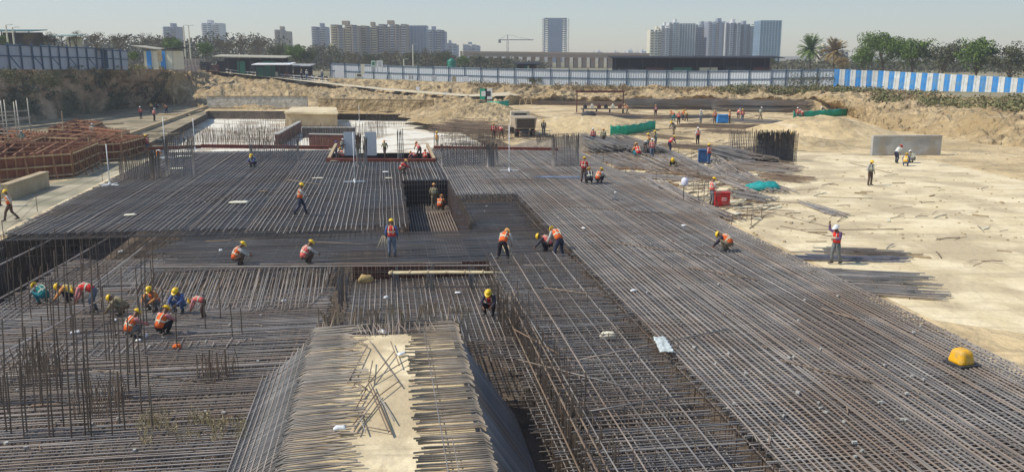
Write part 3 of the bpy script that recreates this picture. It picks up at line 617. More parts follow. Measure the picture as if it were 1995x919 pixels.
# starter bars rising from the yard floor
YT = ['starter bars in the left half of the white yard floor', 'starter bars along the front edge of the white yard', 'starter bars over the lid slab trench', 'starter bars right of the red tray', 'starter bars beside the truck behind the red beam', 'starter bars along the rear wall of the yard', 'starter bars between the two light grey panels and the soil heap']
def starters(label, px0, py0, px1, py1, n_, h, z=PF, rows_=1, dr=1.0, m=M_rust, r=.026):
    A, B = P(px0, py0, z), P(px1, py1, z); root = empty('starter_bars', A.lerp(B, .5), label=label, cat='starter bars', group='rows of starter bars standing in the yard')
    b = MB(); cnt = 0
    for j in range(rows_):
        for i in range(n_):
            p = A.lerp(B, (i+rr(-.2, .2))/max(1, n_-1))+Vector((rr(-.05, .05), j*dr+rr(-.1, .1), 0)); hh = h*rr(.7, 1.1); cnt += 1
            a = MB() if cnt <= 100 else b
            a.bar([p-Vector((0, 0, .05)), p+Vector((rr(-.04, .04), 0, hh*.5)), p+Vector((rr(-.09, .09), 0, hh))], r, 4)
            if cnt <= 100: on(root, a, 'bar', m, recalc=False)
    if cnt > 100: on(root, b, 'rear_bars', m, recalc=False)['kind'] = 'stuff'
    c = MB()
    for j in range(rows_):
        for k in (.25, .7): c.bar([A+Vector((0, j*dr+.03, h*k)), B+Vector((0, j*dr+.03, h*k))], .012, 4)
    on(root, c, 'tie_bars', m, recalc=False)
starters('brown starter bars spread over the left half of the white yard floor', 330, 285, 560, 284, 90, 1.8, rows_=3, dr=5)
starters('second row of starter bars farther back in the white yard', 440, 262, 560, 262, 36, 2.0, rows_=2, dr=7)
starters('starter bars standing just behind the left red edge beam', 395, 290, 640, 290, 70, 1.5)
starters('dense starter bars on the trench wall behind the left red beam', 600, 276, 695, 276, 40, 2.2)
starters('tall starter bars in front of the lid slab', 570, 262, 690, 262, 40, 1.8)
starters('starter bars between the lid slab and the light grey panels', 690, 268, 745, 268, 22, 2.0, rows_=2, dr=4)
starters('close row of starter bars behind the right red edge beam', 845, 292, 1075, 293, 62, 2.2, rows_=2, dr=1.2)
starters('starter bars near the rear wall left of the soil heap', 715, 247, 800, 247, 26, 2.0)
# red edge beams of the mat
def redbeam(a_, b_, label, h=.32, z=ZT+.05, m=None):
    root = empty('edge_beam', a_, label=label, cat='formwork beam', group='red edge beams'); mb = MB(); up = Vector((0, 0, z-a_.z))
    p, q = a_.copy(), b_.copy(); p.z = q.z = z; mb.beam(p, q, .16, h); on(root, mb, 'web', M_red)
    mb = MB(); p.z = q.z = z+h/2+.02; mb.beam(p, q, .26, .035); on(root, mb, 'top_flange', M_red if m is None else m)
redbeam(P(392, 286, ZT), P(640, 289, ZT), 'red edge beam along the rear of the mat left of the tray')
redbeam(P(845, 289, ZT), P(1088, 293, ZT), 'red edge beam along the rear of the mat right of the tray')
redbeam(P(636, 314, ZT), P(849, 315, ZT), 'red front beam of the tray in the rear edge of the mat')
redbeam(P(641, 312, ZT), P(655, 284, ZT), 'slanting left side beam of the tray', m=M_timber)
redbeam(P(846, 313, ZT), P(832, 284, ZT), 'slanting right side beam of the tray', m=M_timber)
redbeam(P(245, 292, ZT), P(392, 287, ZT), 'yellowish timber-topped edge beam near the walking worker', m=M_timber)
# light grey upright panels in the tray
for px, lab in ((682, 'light grey upright sheet panel in the tray, the left one'), (723, 'light grey upright sheet panel in the tray beside the dark bar column')):
    A = P(px, 303, PF); root = empty('upright_panel', A, rz=.05, label=lab, cat='panel'); a = MB(); a.box((0, 0, 1.3), (1.25, .05, 2.6)); a.build('sheet', mat('o_panel_grey', (.52, .56, .58), .5, var=.06), root)
    a = MB()
    for x in (-.6, 0, .6): a.box((x, .055, 1.3), (.06, .06, 2.6))
    for z in (.5, 1.6): a.beam((.3, .05, z), (.3, 1.0, 0.02), .06, .06)
    a.build('frame', M_dark, root)
# dense bar columns
def cage(px, py, z, nx, ny, sx, sy, h, label, m=M_steel, r=.025, lean=0, ties=6, fill=0):
    A = P(px, py, z); root = empty('column_cage', A, rz=YAW, label=label, cat='rebar cage', group='upright column cages'); a = MB()
    for i in range(nx):
        for j in range(ny):
            if not fill and 0 < i < nx-1 and 0 < j < ny-1: continue
            x = (i/(nx-1)-.5)*sx if nx > 1 else 0; y = (j/(ny-1)-.5)*sy if ny > 1 else 0; hh = h*rr(.9, 1.05)
            a.bar([(x, y, -.1), (x+rr(-.02, .02), y, hh*.5), (x+rr(-.06, .06)+lean, y+rr(-.05, .05), hh)], r, 5)
    a.build('bars', m, root, smooth=True, recalc=False)['kind'] = 'stuff'; c = MB()
    for k in range(ties):
        zz = h*.75*(k+.5)/ties; x, y = sx/2+.02, sy/2+.02
        pr = [(-x, -y, zz), (x, -y, zz), (x, y, zz), (-x, y, zz), (-x, -y, zz)]
        for p, q in zip(pr[:-1], pr[1:]): c.bar([p, q], .01, 4)
    c.build('ties', m, root, recalc=False)
cage(268, 348, ZT, 16, 5, 2.2, .9, 1.9, 'bar cage at the left corner of the far mat with darker right face')
cage(304, 346, ZT, 7, 5, .5, .9, 2.0, 'narrow dark bar column beside the left corner cage')
cage(353, 342, ZT, 14, 6, 1.9, 1.2, 2.9, 'dark square bar cage behind the left corner cage')
cage(536, 312, ZT, 24, 6, 4.0, 1.5, 1.9, 'wide bar cage behind the squatting worker near the left red beam')
cage(700, 322, ZT, 5, 5, .35, .35, 2.6, 'very dense dark bar column right of the left grey panel')
cage(712, 322, ZT, 5, 4, .3, .3, 2.3, 'dense dark bar column touching the darkest one at the tray front')
cage(781, 314, ZT, 4, 4, .45, .45, 2.7, 'tall slim bar column near the middle of the tray front beam')
cage(915, 322, ZT, 30, 5, 4.6, 1.2, 1.8, 'wide bar cage right of the tray behind the light stand')
cage(955, 324, ZT, 6, 5, .45, 1.0, 1.9, 'narrow dark column at the right end of the wide cage')
cage(1101, 322, ZT, 16, 6, 2.0, 1.3, 2.6, 'bar cage at the far right corner of the mat')
cage(1443, 303, G, 14, 2, 2.3, .5, 2.5, 'light open bar cage standing on the right ground', m=M_lap)
cage(1508, 314, G, 30, 6, 3.3, 2.0, 2.7, 'dark dense bar cage beside a worker in orange on the right ground', r=.03, fill=1, m=mat('dark_bar', (.075, .07, .07), .6, col2=(.15, .14, .135), attr=True))
for k_ in range(1): cage(1443, 303, G, 12, 4, 2.9, 1.2, .7, 'low tangle of bars round the foot of the light open cage', r=.03, fill=1, ties=3)
cage(1060, 293, G, 14, 2, 1.5, .4, 1.6, 'small row of bars between the truck and the corner cage')
# light stands
def stand(px, py, z, h, label, arm=0):
    A = P(px, py, z); root = empty('site_light_stand', A, rz=rr(-.3, .3), label=label, cat='pole stand', group='white pole stands on the mat'); a = MB()
    a.bar([(0, 0, .08), (0, 0, h)], .032, 8, .9); a.build('pole', M_white, root, smooth=True); a = MB()
    for k in range(4): t = k*math.pi/2; a.beam((0, 0, .06), (math.cos(t)*.75, math.sin(t)*.75, .05), .08, .06)
    a.build('base_foot', M_white, root); a = MB(); a.lathe((0, 0, .04), [(.10, 0), (.10, .12), (.06, .2)], 10); a.build('socket', M_white, root)
stand(691, 355, ZT, 3.6, 'tall white pole stand in front of the tray')
stand(992, 333, ZT, 3.6, 'white pole stand near the blue and white bundle right of the wide cage')
stand(214, 361, ZT, 2.9, 'white pole stand on the left edge of the far mat')
stand(323, 308, ZT, 3.6, 'thin white pole stand behind the left corner cages')
stand(380, 292, ZT, 3.0, 'small white pole stand by the rear red beam on the left')
stand(700, 236, PF, 2.6, 'pale post standing at the back of the sunk yard')
# blue pipes, sacks, scraps on the mat
def plate(px, py, z, w, d, h, m, name, label, cat, rz=0, ragged=True, tilt=0):
    A = P(px, py, z); mb = MB(); n_ = 14; ring = []
    for k in range(n_):
        t = 2*math.pi*k/n_; q = rr(.78, 1.1) if ragged else 1; c = math.copysign(abs(math.cos(t))**.6, math.cos(t)); s_ = math.copysign(abs(math.sin(t))**.6, math.sin(t)); ring.append((w/2*c*q, d/2*s_*q))
    rings = [[(x, y, .0) for x, y in ring], [(x*1.02, y*1.02, h*.5+rr(0, .01)) for x, y in ring], [(x*.7, y*.7, h+rr(-.2, .2)*h) for x, y in ring], [(x*.3, y*.3, h*rr(.8, 1.1)) for x, y in ring]]
    mb.loft(rings); o = mb.build(name, m, smooth=True); o.location = A+Vector((0, 0, .035)); o.rotation_euler = (tilt, 0, rz); return tag(o, label, cat)
plate(466, 396, ZT, 1.35, .55, .10, M_cream, 'cement_spill', 'cream coloured flat sack heap on the far mat left of the walking worker', 'sack')
plate(254, 420, ZT, .7, .45, .06, M_cream, 'paper_scrap', 'pale ragged scrap near the front left edge of the far mat', 'scrap', rz=.4)
plate(713, 550, .02, .72, .38, .30, mat('o_sacking', (.45, .32, .14), .9, var=.25), 'cement_sack', 'rolled yellow-brown sack lying in the middle sunken mat', 'sack', rz=.25)
plate(652, 314, ZT, .9, .3, .06, M_cream, 'paper_scrap', 'pale scrap under the left corner of the tray front beam', 'scrap')
plate(620, 348, ZT, .9, .35, .05, M_cream, 'paper_scrap', 'pale slab scrap left of the tall white pole stand', 'scrap')
plate(752, 336, ZT, .5, .3, .05, M_white, 'paper_scrap', 'small white scrap behind the small square opening', 'scrap')
plate(757, 348, ZT, .6, .25, .05, M_cream, 'paper_scrap', 'cream scrap just left of the small square opening', 'scrap')
plate(512, 374, ZT, .7, .3, .05, mat('o_brown_board', (.22, .15, .09), .8), 'board_scrap', 'brown board scrap on the far mat below the squatting worker', 'scrap')
plate(360, 306, ZT, 1.6, .4, .1, M_cream, 'paper_scrap', 'long pale scrap right of the dark square cage', 'scrap', rz=.2)
plate(1185, 660, ZT-.4, .55, .3, .2, M_cream, 'paper_scrap', 'white lump in the layered grid zone at the lower right', 'scrap')
for (x, y, z, lab) in ((1234, 568, ZT, 'crumpled white scrap on the right mat above the plastic sheet'), (1332, 441, ZT, 'small white scrap near the right edge of the right mat'), (1137, 446, ZT, 'small white scrap right of the two bending workers'), (145, 650, ZL, 'white scrap low in the left foreground beside tall bars'), (152, 649, ZL, 'second white scrap low in the left foreground'), (270, 665, ZL, 'white scrap in front of the pair of seated workers'), (285, 657, ZL, 'tiny white scrap between the pair of seated workers'), (224, 626, ZL, 'white scrap below the bending worker in the left pit'), (782, 692, .85, 'small white block on the concrete ridge top'), (745, 649, .85, 'white rag at the rear end of the concrete ridge'), (662, 838, .95, 'white scrap on the bent bars at the very bottom'), (553, 588, ZL, 'white scrap on the diagonal bars left of the ridge'), (752, 582, .02, 'white scrap in the middle sunken mat'), (892, 572, .02, 'curled white scrap left of the worker in the middle pit'), (237, 492, ZL, 'white scrap on the brown bars of the left pit'), (430, 490, ZB, 'white scrap left of the squatting worker on the band'), (1288, 360, G, 'white sheet scrap on the right ground')):
    plate(x, y, z, rr(.18, .34), rr(.12, .22), rr(.05, .1), M_white, 'paper_scrap', lab, 'scrap', rz=rr(0, 3))
plate(345, 678, ZL, .3, .25, .12, M_skin if 0 else mat('o_orange_rag', (.75, .16, .03), .8), 'orange_rag', 'bright orange rag on the left foreground bars', 'rag')
plate(345, 330, ZT, 1.2, .5, .1, M_cream, 'paper_scrap', 'pale scrap heap in front of the dark square cage', 'scrap')
# plastic sheet
root = empty('plastic_sheet', P(1286, 690, ZT), label='shiny crumpled whitish plastic sheet at the inner edge of the right mat', cat='plastic sheet'); a = MB()
vs = []; A = P(1274, 690, ZT)
for i in range(9):
    for j in range(13): vs.append((i*.052+rr(-.01, .01), j*.11, .06+rr(0, .05)+.05*math.sin(j*2.2)))
a._add(vs, [(i*13+j, (i+1)*13+j, (i+1)*13+j+1, i*13+j+1) for i in range(8) for j in range(12)]); o = a.build('film', mat('o_film', (.55, .60, .58), .25, var=.3, scale=9), root, smooth=True); s_ = o.modifiers.new('s', 'SOLIDIFY'); s_.thickness = .01
# bamboo plank
A, B = P(757, 531, ZB+.05), P(992, 530, ZB+.05); root = empty('bamboo_plank', A, label='long split bamboo plank lying along the front edge of the band', cat='plank'); a = MB()
d = (B-A); L_ = d.length; dn = d.normalized(); nrm = Vector((-dn.y, dn.x, 0))
for k in range(5): 
    o_ = nrm*(k-2)*.075; e = rr(-.1, .1); a.bar([A+o_+dn*max(e, 0), A+o_+d*.5+Vector((0, 0, .02)), A+o_+dn*(L_*(.8 if k not in (1, 2) else 1)+e)], .04, 6)
on(root, a, 'cane', M_bamboo)
for k in range(6): a = MB(); p = A+d*(k+.15)/6.6; a.beam(p-nrm*.22+Vector((0, 0, .05)), p+nrm*.22+Vector((0, 0, .05)), .05, .03); on(root, a, 'batten', M_timber)
# blue pipe bundle and short pipe
A, B = P(1060, 346, ZT), P(1122, 347, ZT); root = empty('pipe_bundle', A, label='thin blue and white pipes lying on the right mat behind the three workers', cat='pipes'); a = MB()
for k in range(7): a.bar([A+Vector((rr(-1, .5), rr(-.5, .5), .06)), B+Vector((rr(-.6, .8), rr(-.5, .5), .06))], .025, 5)
on(root, a, 'pipes', mat('pale_blue_pipe', (.20, .24, .31), .4, var=.4))
A = P(1199, 389, ZT); root = empty('pipe_stub', A, label='short white pipe stub standing on the right mat', cat='pipe'); a = MB(); a.lathe((0, 0, 0), [(.07, 0), (.07, .45), (.09, .46), (.09, .5)], 12); a.build('tube', M_white, root, smooth=True)
a = MB(); a.lathe((0, 0, -.02), [(.22, 0), (.22, .04)], 12); a.build('base_plate', M_dark, root)

# ---- timber and rebar bundles on the right ground
def bundle(px0, py0, px1, py1, n_, w, h, m, label, cat='rebar bundle', z=G+.02, r=.03, mess=.32, name='rebar_bundle', bent=.1):
    A, B = P(px0, py0, z), P(px1, py1, z); d = (B-A).normalized(); nr = Vector((-d.y, d.x, 0)); root = empty(name, A.lerp(B, .5), label=label, cat=cat, group='bundles of bars on the ground' if name == 'rebar_bundle' else None); a = MB()
    n_ = int(n_*.62)
    for k in range(n_):
        o_ = nr*rr(-w/2, w/2); zz = (rr(0, 1)*h*(1-.25*abs(o_.length)/(w*.5)) if h > .75 else abs(random.gauss(0, .5))*h*(1-abs(o_.length)/(w*.5+.01)*.6))+r; e0, e1 = rr(-1, 1)*mess*3, rr(-1, 1)*mess*3; tw = nr*rr(-1, 1)*mess
        p, q = A+o_+d*e0, B+o_+d*e1+tw; mm = p.lerp(q, .5)+nr*rr(-bent, bent); p.z = q.z = z+zz+r; mm.z = z+zz*rr(.8, 1)+r; a.bar([p, p.lerp(mm, .5)+nr*rr(-.03, .03), mm, mm.lerp(q, .5), q], r, 4)
    on(root, a, 'bars', m, recalc=False); c = MB()
    for t in (.2, .5, .8):
        p = A.lerp(B, t); c.bar([p-nr*w/2+Vector((0, 0, .0)), p-nr*w/4+Vector((0, 0, h*.75)), p+nr*w/4+Vector((0, 0, h*.75)), p+nr*w/2], .012, 4)
    on(root, c, 'tie_wire', M_rust, recalc=False); return root
RB = [
 (1222, 212, 1400, 214, 260, 3.0, 2.0, M_steel, 'long high stack of dark bars below the scrubby bank, left half'),
 (1395, 216, 1577, 219, 260, 3.5, 2.2, M_steel, 'long high stack of dark bars below the scrubby bank, right half'),
 (1044, 204, 1215, 207, 120, 2.5, .8, M_rust, 'low line of brown bars from the white sign boards to the cutting bench'),
 (1190, 231, 1395, 229, 160, 3.0, .35, M_steel, 'flat spread of grey bars at the feet of the rear workers'),
 (1395, 235, 1530, 241, 110, 4.0, .4, M_steel, 'flat grey bars right of the blue tank'),
 (1330, 246, 1500, 250, 90, 4.5, .35, M_rust, 'brownish bars on the sand below the blue tank'),
 (1380, 256, 1460, 260, 50, 3.0, .3, M_rust, 'short brown bars in front of the sand heap'),
 (1140, 222, 1290, 232, 120, 4.0, .5, M_rust, 'brown tangle of bars in front of the portal bench'),
 (1540, 238, 1640, 248, 60, 3, .3, M_steel, 'bars lying below the green sheeting on the right'),
 (1130, 276, 1195, 300, 260, 4.0, .95, M_steel, 'dark bar pile next to the far right corner of the mat'),
 (1195, 276, 1260, 302, 240, 4.0, .85, M_steel, 'grey bar pile behind the group in red vests'),
 (1222, 300, 1300, 335, 90, 3.5, .3, M_lap, 'diagonal brown bars in front of the group in red vests'),
 (1262, 285, 1385, 345, 70, 3.0, .25, M_lap, 'thin diagonal bars passing the leaning worker'),
 (1300, 318, 1345, 340, 60, 2.5, .3, M_rust, 'short brown bars beside the squatting worker on the right ground'),
 (1150, 296, 1230, 318, 40, 2.0, .2, M_rust, 'short rusty bars beside the mat corner'),
 (1200, 335, 1270, 372, 60, 3.0, .2, M_lap, 'thin bars laid against the edge of the right mat'),
 (1265, 355, 1330, 395, 60, 2.6, .2, M_lap, 'thin bars next to the white bucket pole'),
 (1330, 388, 1420, 430, 60, 2.0, .2, M_lap, 'thin bars in front of the red box'),
 (1400, 300, 1480, 322, 220, 3.2, .8, M_steel, 'grey bars fanned below the open cage'),
 (1455, 312, 1530, 322, 60, 2.5, .3, M_rust, 'brown tangle at the foot of the dark dense cage'),
 (1400, 335, 1500, 375, 80, 3.5, .3, M_lap, 'diagonal bars behind the red box'),
 (1425, 378, 1490, 390, 50, 2.0, .3, M_steel, 'dark bars just right of the red box'),
 (1430, 325, 1540, 335, 150, 3.4, .5, M_lap, 'wide brown spread of bars right of the blue cabinet'),
 (1620, 492, 1740, 498, 50, 1.2, .2, M_steel, 'dark bars under the feet of the worker lifting a bar'),
 (1560, 505, 1730, 508, 40, .7, .15, mat('bluish_bar', (.16, .17, .22), .5, col2=(.24, .25, .30), attr=True), 'bluish bars in front of the worker lifting a bar'),
 (1605, 550, 1790, 560, 140, 4.0, .3, M_lap, 'broad brown bar pile along the right mat edge'),
 (1570, 398, 1635, 420, 26, 1.0, .1, M_lap, 'small curved strip of bars on the bare ground at the right'),
 (1215, 340, 1345, 352, 70, 2.0, .25, M_lap, 'thin bar spread just below the brown timbers'),
 (1300, 285, 1420, 292, 70, 3.0, .25, M_rust, 'flat rusty spread beyond the leaning worker'),
 (1330, 345, 1400, 352, 50, 2.0, .3, M_rust, 'small dark spread above the head of the man at the red box'),
 (1395, 310, 1440, 345, 60, 2.5, .3, M_lap, 'bars slanting down right of the blue cabinet'),
 (1170, 305, 1240, 330, 60, 2.6, .25, M_steel, 'grey slanting bars on the pale ground by the spacer frames'),
 (1490, 345, 1570, 352, 60, 3.0, .3, M_rust, 'brown bar litter right of the teal tarpaulin'),
 (1255, 262, 1330, 272, 40, 3.0, .25, M_rust, 'thin brown bars in front of the green net barrier'),
 (858, 256, 985, 262, 150, 5.0, 1.1, M_rust, 'jumbled brown bars and planks behind the right red beam'),
 (880, 246, 950, 250, 90, 3.0, 1.2, M_rust, 'dark brown plank stack above the jumbled bars'),
]
for t in RB: bundle(*t)
for (x0, y0, x1, y1, lab) in ((1196, 328, 1300, 330, 'long brown timber beam nearest the three workers'), (1212, 338, 1338, 339, 'brown timber beam just below the longest one'), (1180, 317, 1265, 316, 'thin brown timber farthest up the pale ground'), (1265, 356, 1322, 360, 'brown timber left of the white bucket pole'), (1330, 405, 1365, 410, 'short red-brown timber at the mat edge near the red box')):
    A, B = P(x0, y0, G+.1), P(x1, y1, G+.1); mb = MB(); mb.beam(A, B, .22, .16); o = mb.build('timber_beam', mat('dark_timber', (.24, .14, .08), .85, col2=(.33, .22, .13), scale=1.5), bevel=.015); tag(o, lab, 'timber', 'timbers on the pale ground')
# thin single bars crossing the bare ground
for i, (p, q) in enumerate((((1560, 447), (1760, 446)), ((1520, 440), (1630, 462)), ((1500, 525), (1640, 523)), ((1590, 383), (1700, 386)), ((1530, 415), (1560, 414)), ((1655, 317), (1750, 340)), ((1640, 300), (1745, 303)), ((1460, 445), (1490, 420)), ((1570, 470), (1610, 470)), ((1300, 427), (1420, 428)), ((1575, 540), (1640, 545)))):
    loose('loose_bar', [P(*p, G+.03), P((p[0]+q[0])/2, (p[1]+q[1])/2+.5, G+.05), P(*q, G+.03)], .02, M_rust, 'thin dark bar lying alone on the bare right ground', 'steel bar', 'single bars on the right ground', 5)
# n-shaped chair bars (spacer frames)
CH = ((1270, 338, 26, 18), (1320, 345, 40, 24), (1350, 383, 30, 30), (1278, 352, 22, 18), (1335, 362, 34, 30), (1322, 300, 30, 22), (1347, 318, 22, 26), (1140, 305, 16, 18), (1160, 318, 16, 16), (1172, 330, 20, 18), (1205, 345, 14, 16), (1425, 440, 40, 22), (1455, 425, 30, 20), (1360, 395, 12, 40))
for i, (x, y, w, h) in enumerate(CH):
    A = P(x, y, G); s_ = 1700/A.y; w, h = w/s_, h/s_; mb = MB()
    pr = [A, A+Vector((0, 0, h)), A+Vector((w, .1, h)), A+Vector((w, .1, 0))]
    for p, q in zip(pr[:-1], pr[1:]): mb.bar([p, q], .02, 5, .3)
    f_ = .25; mb.bar([A+Vector((0, -f_, .02)), A+Vector((0, f_, .02))], .02, 5, .3); mb.bar([pr[3]+Vector((0, -f_, .02)), pr[3]+Vector((0, f_, .02))], .02, 5, .3)
    o = mb.build('spacer_frame', M_rust); tag(o, 'thin bent bar spacer frame standing like a hurdle on the pale right ground', 'bar frame', 'hurdle-shaped bar spacer frames')
def debris(label, x0, y0, x1, y1, n_, seed, lmax=3.0):
    rq = random.Random(seed); a = MB()
    for k in range(n_):
        p = P(rq.uniform(x0, x1), rq.uniform(y0, y1), G+.03); u, v = toUV(p)
        if u < UE+.4 and v < VN+.5: continue
        t = rq.gauss(.35, .5); l = rq.uniform(.3, lmax); d = Vector((math.cos(t)*l, math.sin(t)*l, 0)); q = p+d; q.z += rq.uniform(0, .15)
        if rq.random() < .75: a.bar([p, p.lerp(q, .5)+Vector((0, 0, rq.uniform(0, .05))), q], rq.uniform(.014, .03), 4, rq.random(), mi=rq.choice((0, 0, 1)))
        else: a.beam(p+Vector((0, 0, .02)), p+Vector((0, 0, .03))+d*.6, rq.uniform(.08, .22), .05, rq.random(), mi=rq.choice((2, 2, 3)))
    o = a.build('site_debris', [M_rust, M_steel, M_timber, M_cream], recalc=False); tag(o, label, 'debris', kind='stuff')
debris('scattered bar offcuts and timber scraps between the mat corner and the red box', 1150, 275, 1500, 430, 900, 1)
debris('scattered offcuts among the rear workers below the long bar stacks', 1130, 215, 1640, 262, 500, 2)
debris('sparse offcuts on the bare ground at the far right', 1520, 300, 1960, 520, 60, 3, 1.8)
debris('offcuts and scraps around the tipper truck and jumbled bars', 850, 238, 1070, 275, 260, 4)
debris('scraps and timber around the formwork boxes on the left', -40, 250, 330, 360, 700, 5)
# tie wire, spacer blocks and scraps lying about on the mats
rq = random.Random(44); a = MB()
for k in range(450):
    x, y = rq.uniform(0, 1800), rq.uniform(300, 900); p = P(x, y, ZT+.04); u, v = toUV(p)
    if not (UR < u < UE-.2 or v > VF+.3) or v > VN-1 or u < UL+.3 or u > UE-.2: 
        p = P(x, y, ZL+.05); u, v = toUV(p)
        if not (UL+2 < u < RF0-.3 and v < VB-1): continue
    if bu0-.2 < u < bu1+.2 and bv0-.2 < v < bv1+.2: continue
    t = rq.uniform(0, 3.14); l = rq.uniform(.08, .5); d = Vector((math.cos(t)*l, math.sin(t)*l, rq.uniform(-.01, .05)))
    if rq.random() < .7: a.bar([p, p+d*.5+Vector((0, 0, .02)), p+d], rq.uniform(.008, .02), 4, rq.random(), mi=rq.choice((0, 0, 1)))
    else: a.box(p+Vector((0, 0, .02)), (rq.uniform(.05, .12), rq.uniform(.05, .1), .05), t, rq.random(), mi=2)
tag(a.build('tie_wire_scraps', [M_rust, M_tan, M_conc], recalc=False), 'small tie wire ends and spacer blocks strewn over the bar mats', 'scraps', kind='stuff')
# red box, blue cabinet, blue tank, bucket pole
def cabinet(px, py, w, d, h, m, label, rz=.1, sign=False):
    root = empty('site_box', P(px, py, G+.006), rz=rz, label=label, cat='box'); a = MB(); a.box((0, 0, h/2+.08), (w, d, h)); a.build('body', m, root, bevel=.03)
    a = MB(); a.box((0, 0, h+.12), (w+.07, d+.07, .07)); a.build('lid', m, root, bevel=.01); a = MB()
    for x in (-1, 1):
        for y in (-1, 1): a.box((x*w*.4, y*d*.4, .04), (.1, .1, .08))
    a.build('foot', M_dark, root); a = MB()
    for z in (.25, .8): a.box((0, -d/2-.012, h*z+.08), (w*.94, .02, .04))
    for x in (-.47, .47): a.box((x*w, -d/2-.012, h/2+.08), (.04, .02, h*.96))
    a.build('rib', m, root); a = MB(); a.box((w*.2, -d/2-.03, h*.86), (.12, .04, .03)); a.build('latch', M_dark, root)
    if sign:
        a = MB(); a.box((w*.12, -d/2-.02, h*.66), (w*.34, .01, .2)); pl = a.build('label_plate', mat('o_pinkish', (.75, .55, .52), .6), root); a = MB()
        for k in range(4): a.box((w*.12+(-1.5+k)*.075, -d/2-.028, h*.66), (.045, .006, .12))
        a.build('lettering', M_redbox, pl)
    return root
cabinet(1405, 402, .95, .7, .80, M_redbox, 'bright red steel box with a small pale plate beside a worker', rz=-.05, sign=True)
cabinet(1371, 317, 1.0, .7, 1.05, M_blue, 'dark blue upright cabinet beside the worker in orange', rz=-.1)
cabinet(1407, 240, 1.5, 1.0, 1.05, M_azure, 'bright blue tank among the rear workers', rz=0)
A = P(1333, 412, G); root = empty('bucket_post', P(1331, 395, G), label='white bucket hung upside down on a thin post', cat='post'); a = MB(); a.bar([(0, 0, 0), (0, 0, 1.25)], .025, 6); a.build('post', M_dark, root)
a = MB(); a.lathe((.05, 0, 1.15), [(.22, 0), (.26, .05), (.22, .4), (.12, .5), (.02, .52)], 12); a.build('bucket', mat('o_lilac_white', (.68, .66, .74), .5), root, smooth=True)
# teal tarp heap
plate(1488, 370, G, 2.4, 1.6, .5, mat('o_teal_tarp', (.02, .30, .28), .6, var=.3), 'tarp_heap', 'crumpled teal tarpaulin heap beside the right bars', 'tarp')
# green net barriers
def netbar(pts, h, label, z=G):
    ps = [P(x, y, z) for x, y in pts]; root = empty('net_barrier', ps[0], label=label, cat='net barrier'); a = MB()
    n_ = 30; top = []; 
    L2 = [ps[0].lerp(ps[-1], i/n_) if len(ps) == 2 else None for i in range(n_+1)]
    if len(ps) > 2:
        L2 = []
        for i in range(n_+1):
            s = i/n_*(len(ps)-1); k = min(int(s), len(ps)-2); L2.append(ps[k].lerp(ps[k+1], s-k))
    vs = []
    for i, p in enumerate(L2):
        sag = .12*abs(math.sin(i*.6)); b = rr(-.08, .08)
        vs += [p+Vector((0, b, .03)), p+Vector((0, b+.12*math.sin(i), h*.5)), p+Vector((0, b*.5, h-sag))]
    a._add(vs, [(3*i+j, 3*i+3+j, 3*i+4+j, 3*i+1+j) for i in range(n_) for j in range(2)])
    o = on(root, a, 'netting', M_green, smooth=True); m_ = o.modifiers.new('s', 'SOLIDIFY'); m_.thickness = .03
    a = MB()
    for i in range(0, n_+1, 6): a.bar([L2[i]+Vector((0, .1, 0)), L2[i]+Vector((0, .1, h+.15))], .04, 5)
    a.bar([L2[0]+Vector((0, .1, h-.02)), L2[n_//2]+Vector((0, .1, h-.05)), L2[-1]+Vector((0, .1, h-.02))], .03, 5)
    on(root, a, 'post_frame', M_pipe)
netbar([(1189, 265), (1218, 264), (1245, 260), (1276, 252)], 1.25, 'long bright green net barrier on the open sand')
netbar([(950, 216), (972, 217), (991, 214)], 1.7, 'short green net barrier below the green and white boards')
netbar([(1545, 233), (1575, 231), (1610, 229), (1650, 226)], 1.2, 'green sheeting round the brown heap at the right')
# boards and signs
def board(px, py, dist, w, h, leg, m, label, marks='bars', rz=0, mark_m=None, frame=None):
    A = Wd(px, py, dist); root = empty('sign_board', A, rz=rz, label=label, cat='sign'); a = MB(); a.box((0, 0, leg+h/2), (w, .06, h)); p_ = a.build('board', m, root); a = MB()
    for x in (-w*.38, w*.38): a.box((x, .06, (leg+h*.8)/2), (.07, .05, leg+h*.8))
    a.build('leg', frame or M_dark, root); a = MB(); k = 0
    if marks == 'dots':
        for i in range(2):
            for j in range(3): a.box(((i-.5)*w*.42, -.036, leg+h*(.2+.3*j)), (w*.22, .012, h*.15))
    elif marks == 'pic': a.box((0, -.036, leg+h*.52), (w*.6, .012, h*.5))
    elif marks == 'lines':
        for j in range(4): a.box((rr(-.05, .05)*w, -.036, leg+h*(.2+.19*j)), (w*rr(.5, .75), .012, h*.06))
    a.build('marking', mark_m or M_dark, p_); return root
gp = lambda x, y: P(x, y, G).y
board(1030, 200, gp(1030, 200), 1.4, 1.7, .5, M_white, 'white board with six dark marks on the sand', 'dots')
board(942, 202, gp(942, 210), 1.3, 1.9, .8, M_green, 'green board with a pale centre above the net barrier', 'pic', mark_m=M_white)
board(952, 202, gp(952, 210), 1.3, 1.9, .8, M_white, 'white board with a dark picture above the net barrier', 'pic')
board(662, 153, 200, 2.0, 2.7, .1, M_white, 'blank white panel leaning at the left end of the grey fence', 'none')
board(700, 154, 198, 1.6, .9, .3, M_cream, 'pale sign board low on the fence beside a yellowish one', 'pic')
board(707, 145, 203, .8, 2.2, .1, M_cream, 'narrow yellowish panel standing against the fence', 'none')
board(740, 141, 204, 1.4, 1.4, 1.2, M_white, 'white notice high on the fence right of the narrow panel', 'lines')
board(728, 141, 204, 1.0, 1.4, 1.2, mat('o_pale_green', (.5, .62, .5), .6), 'pale green notice on the fence beside a white one', 'pic', mark_m=M_dgreen)
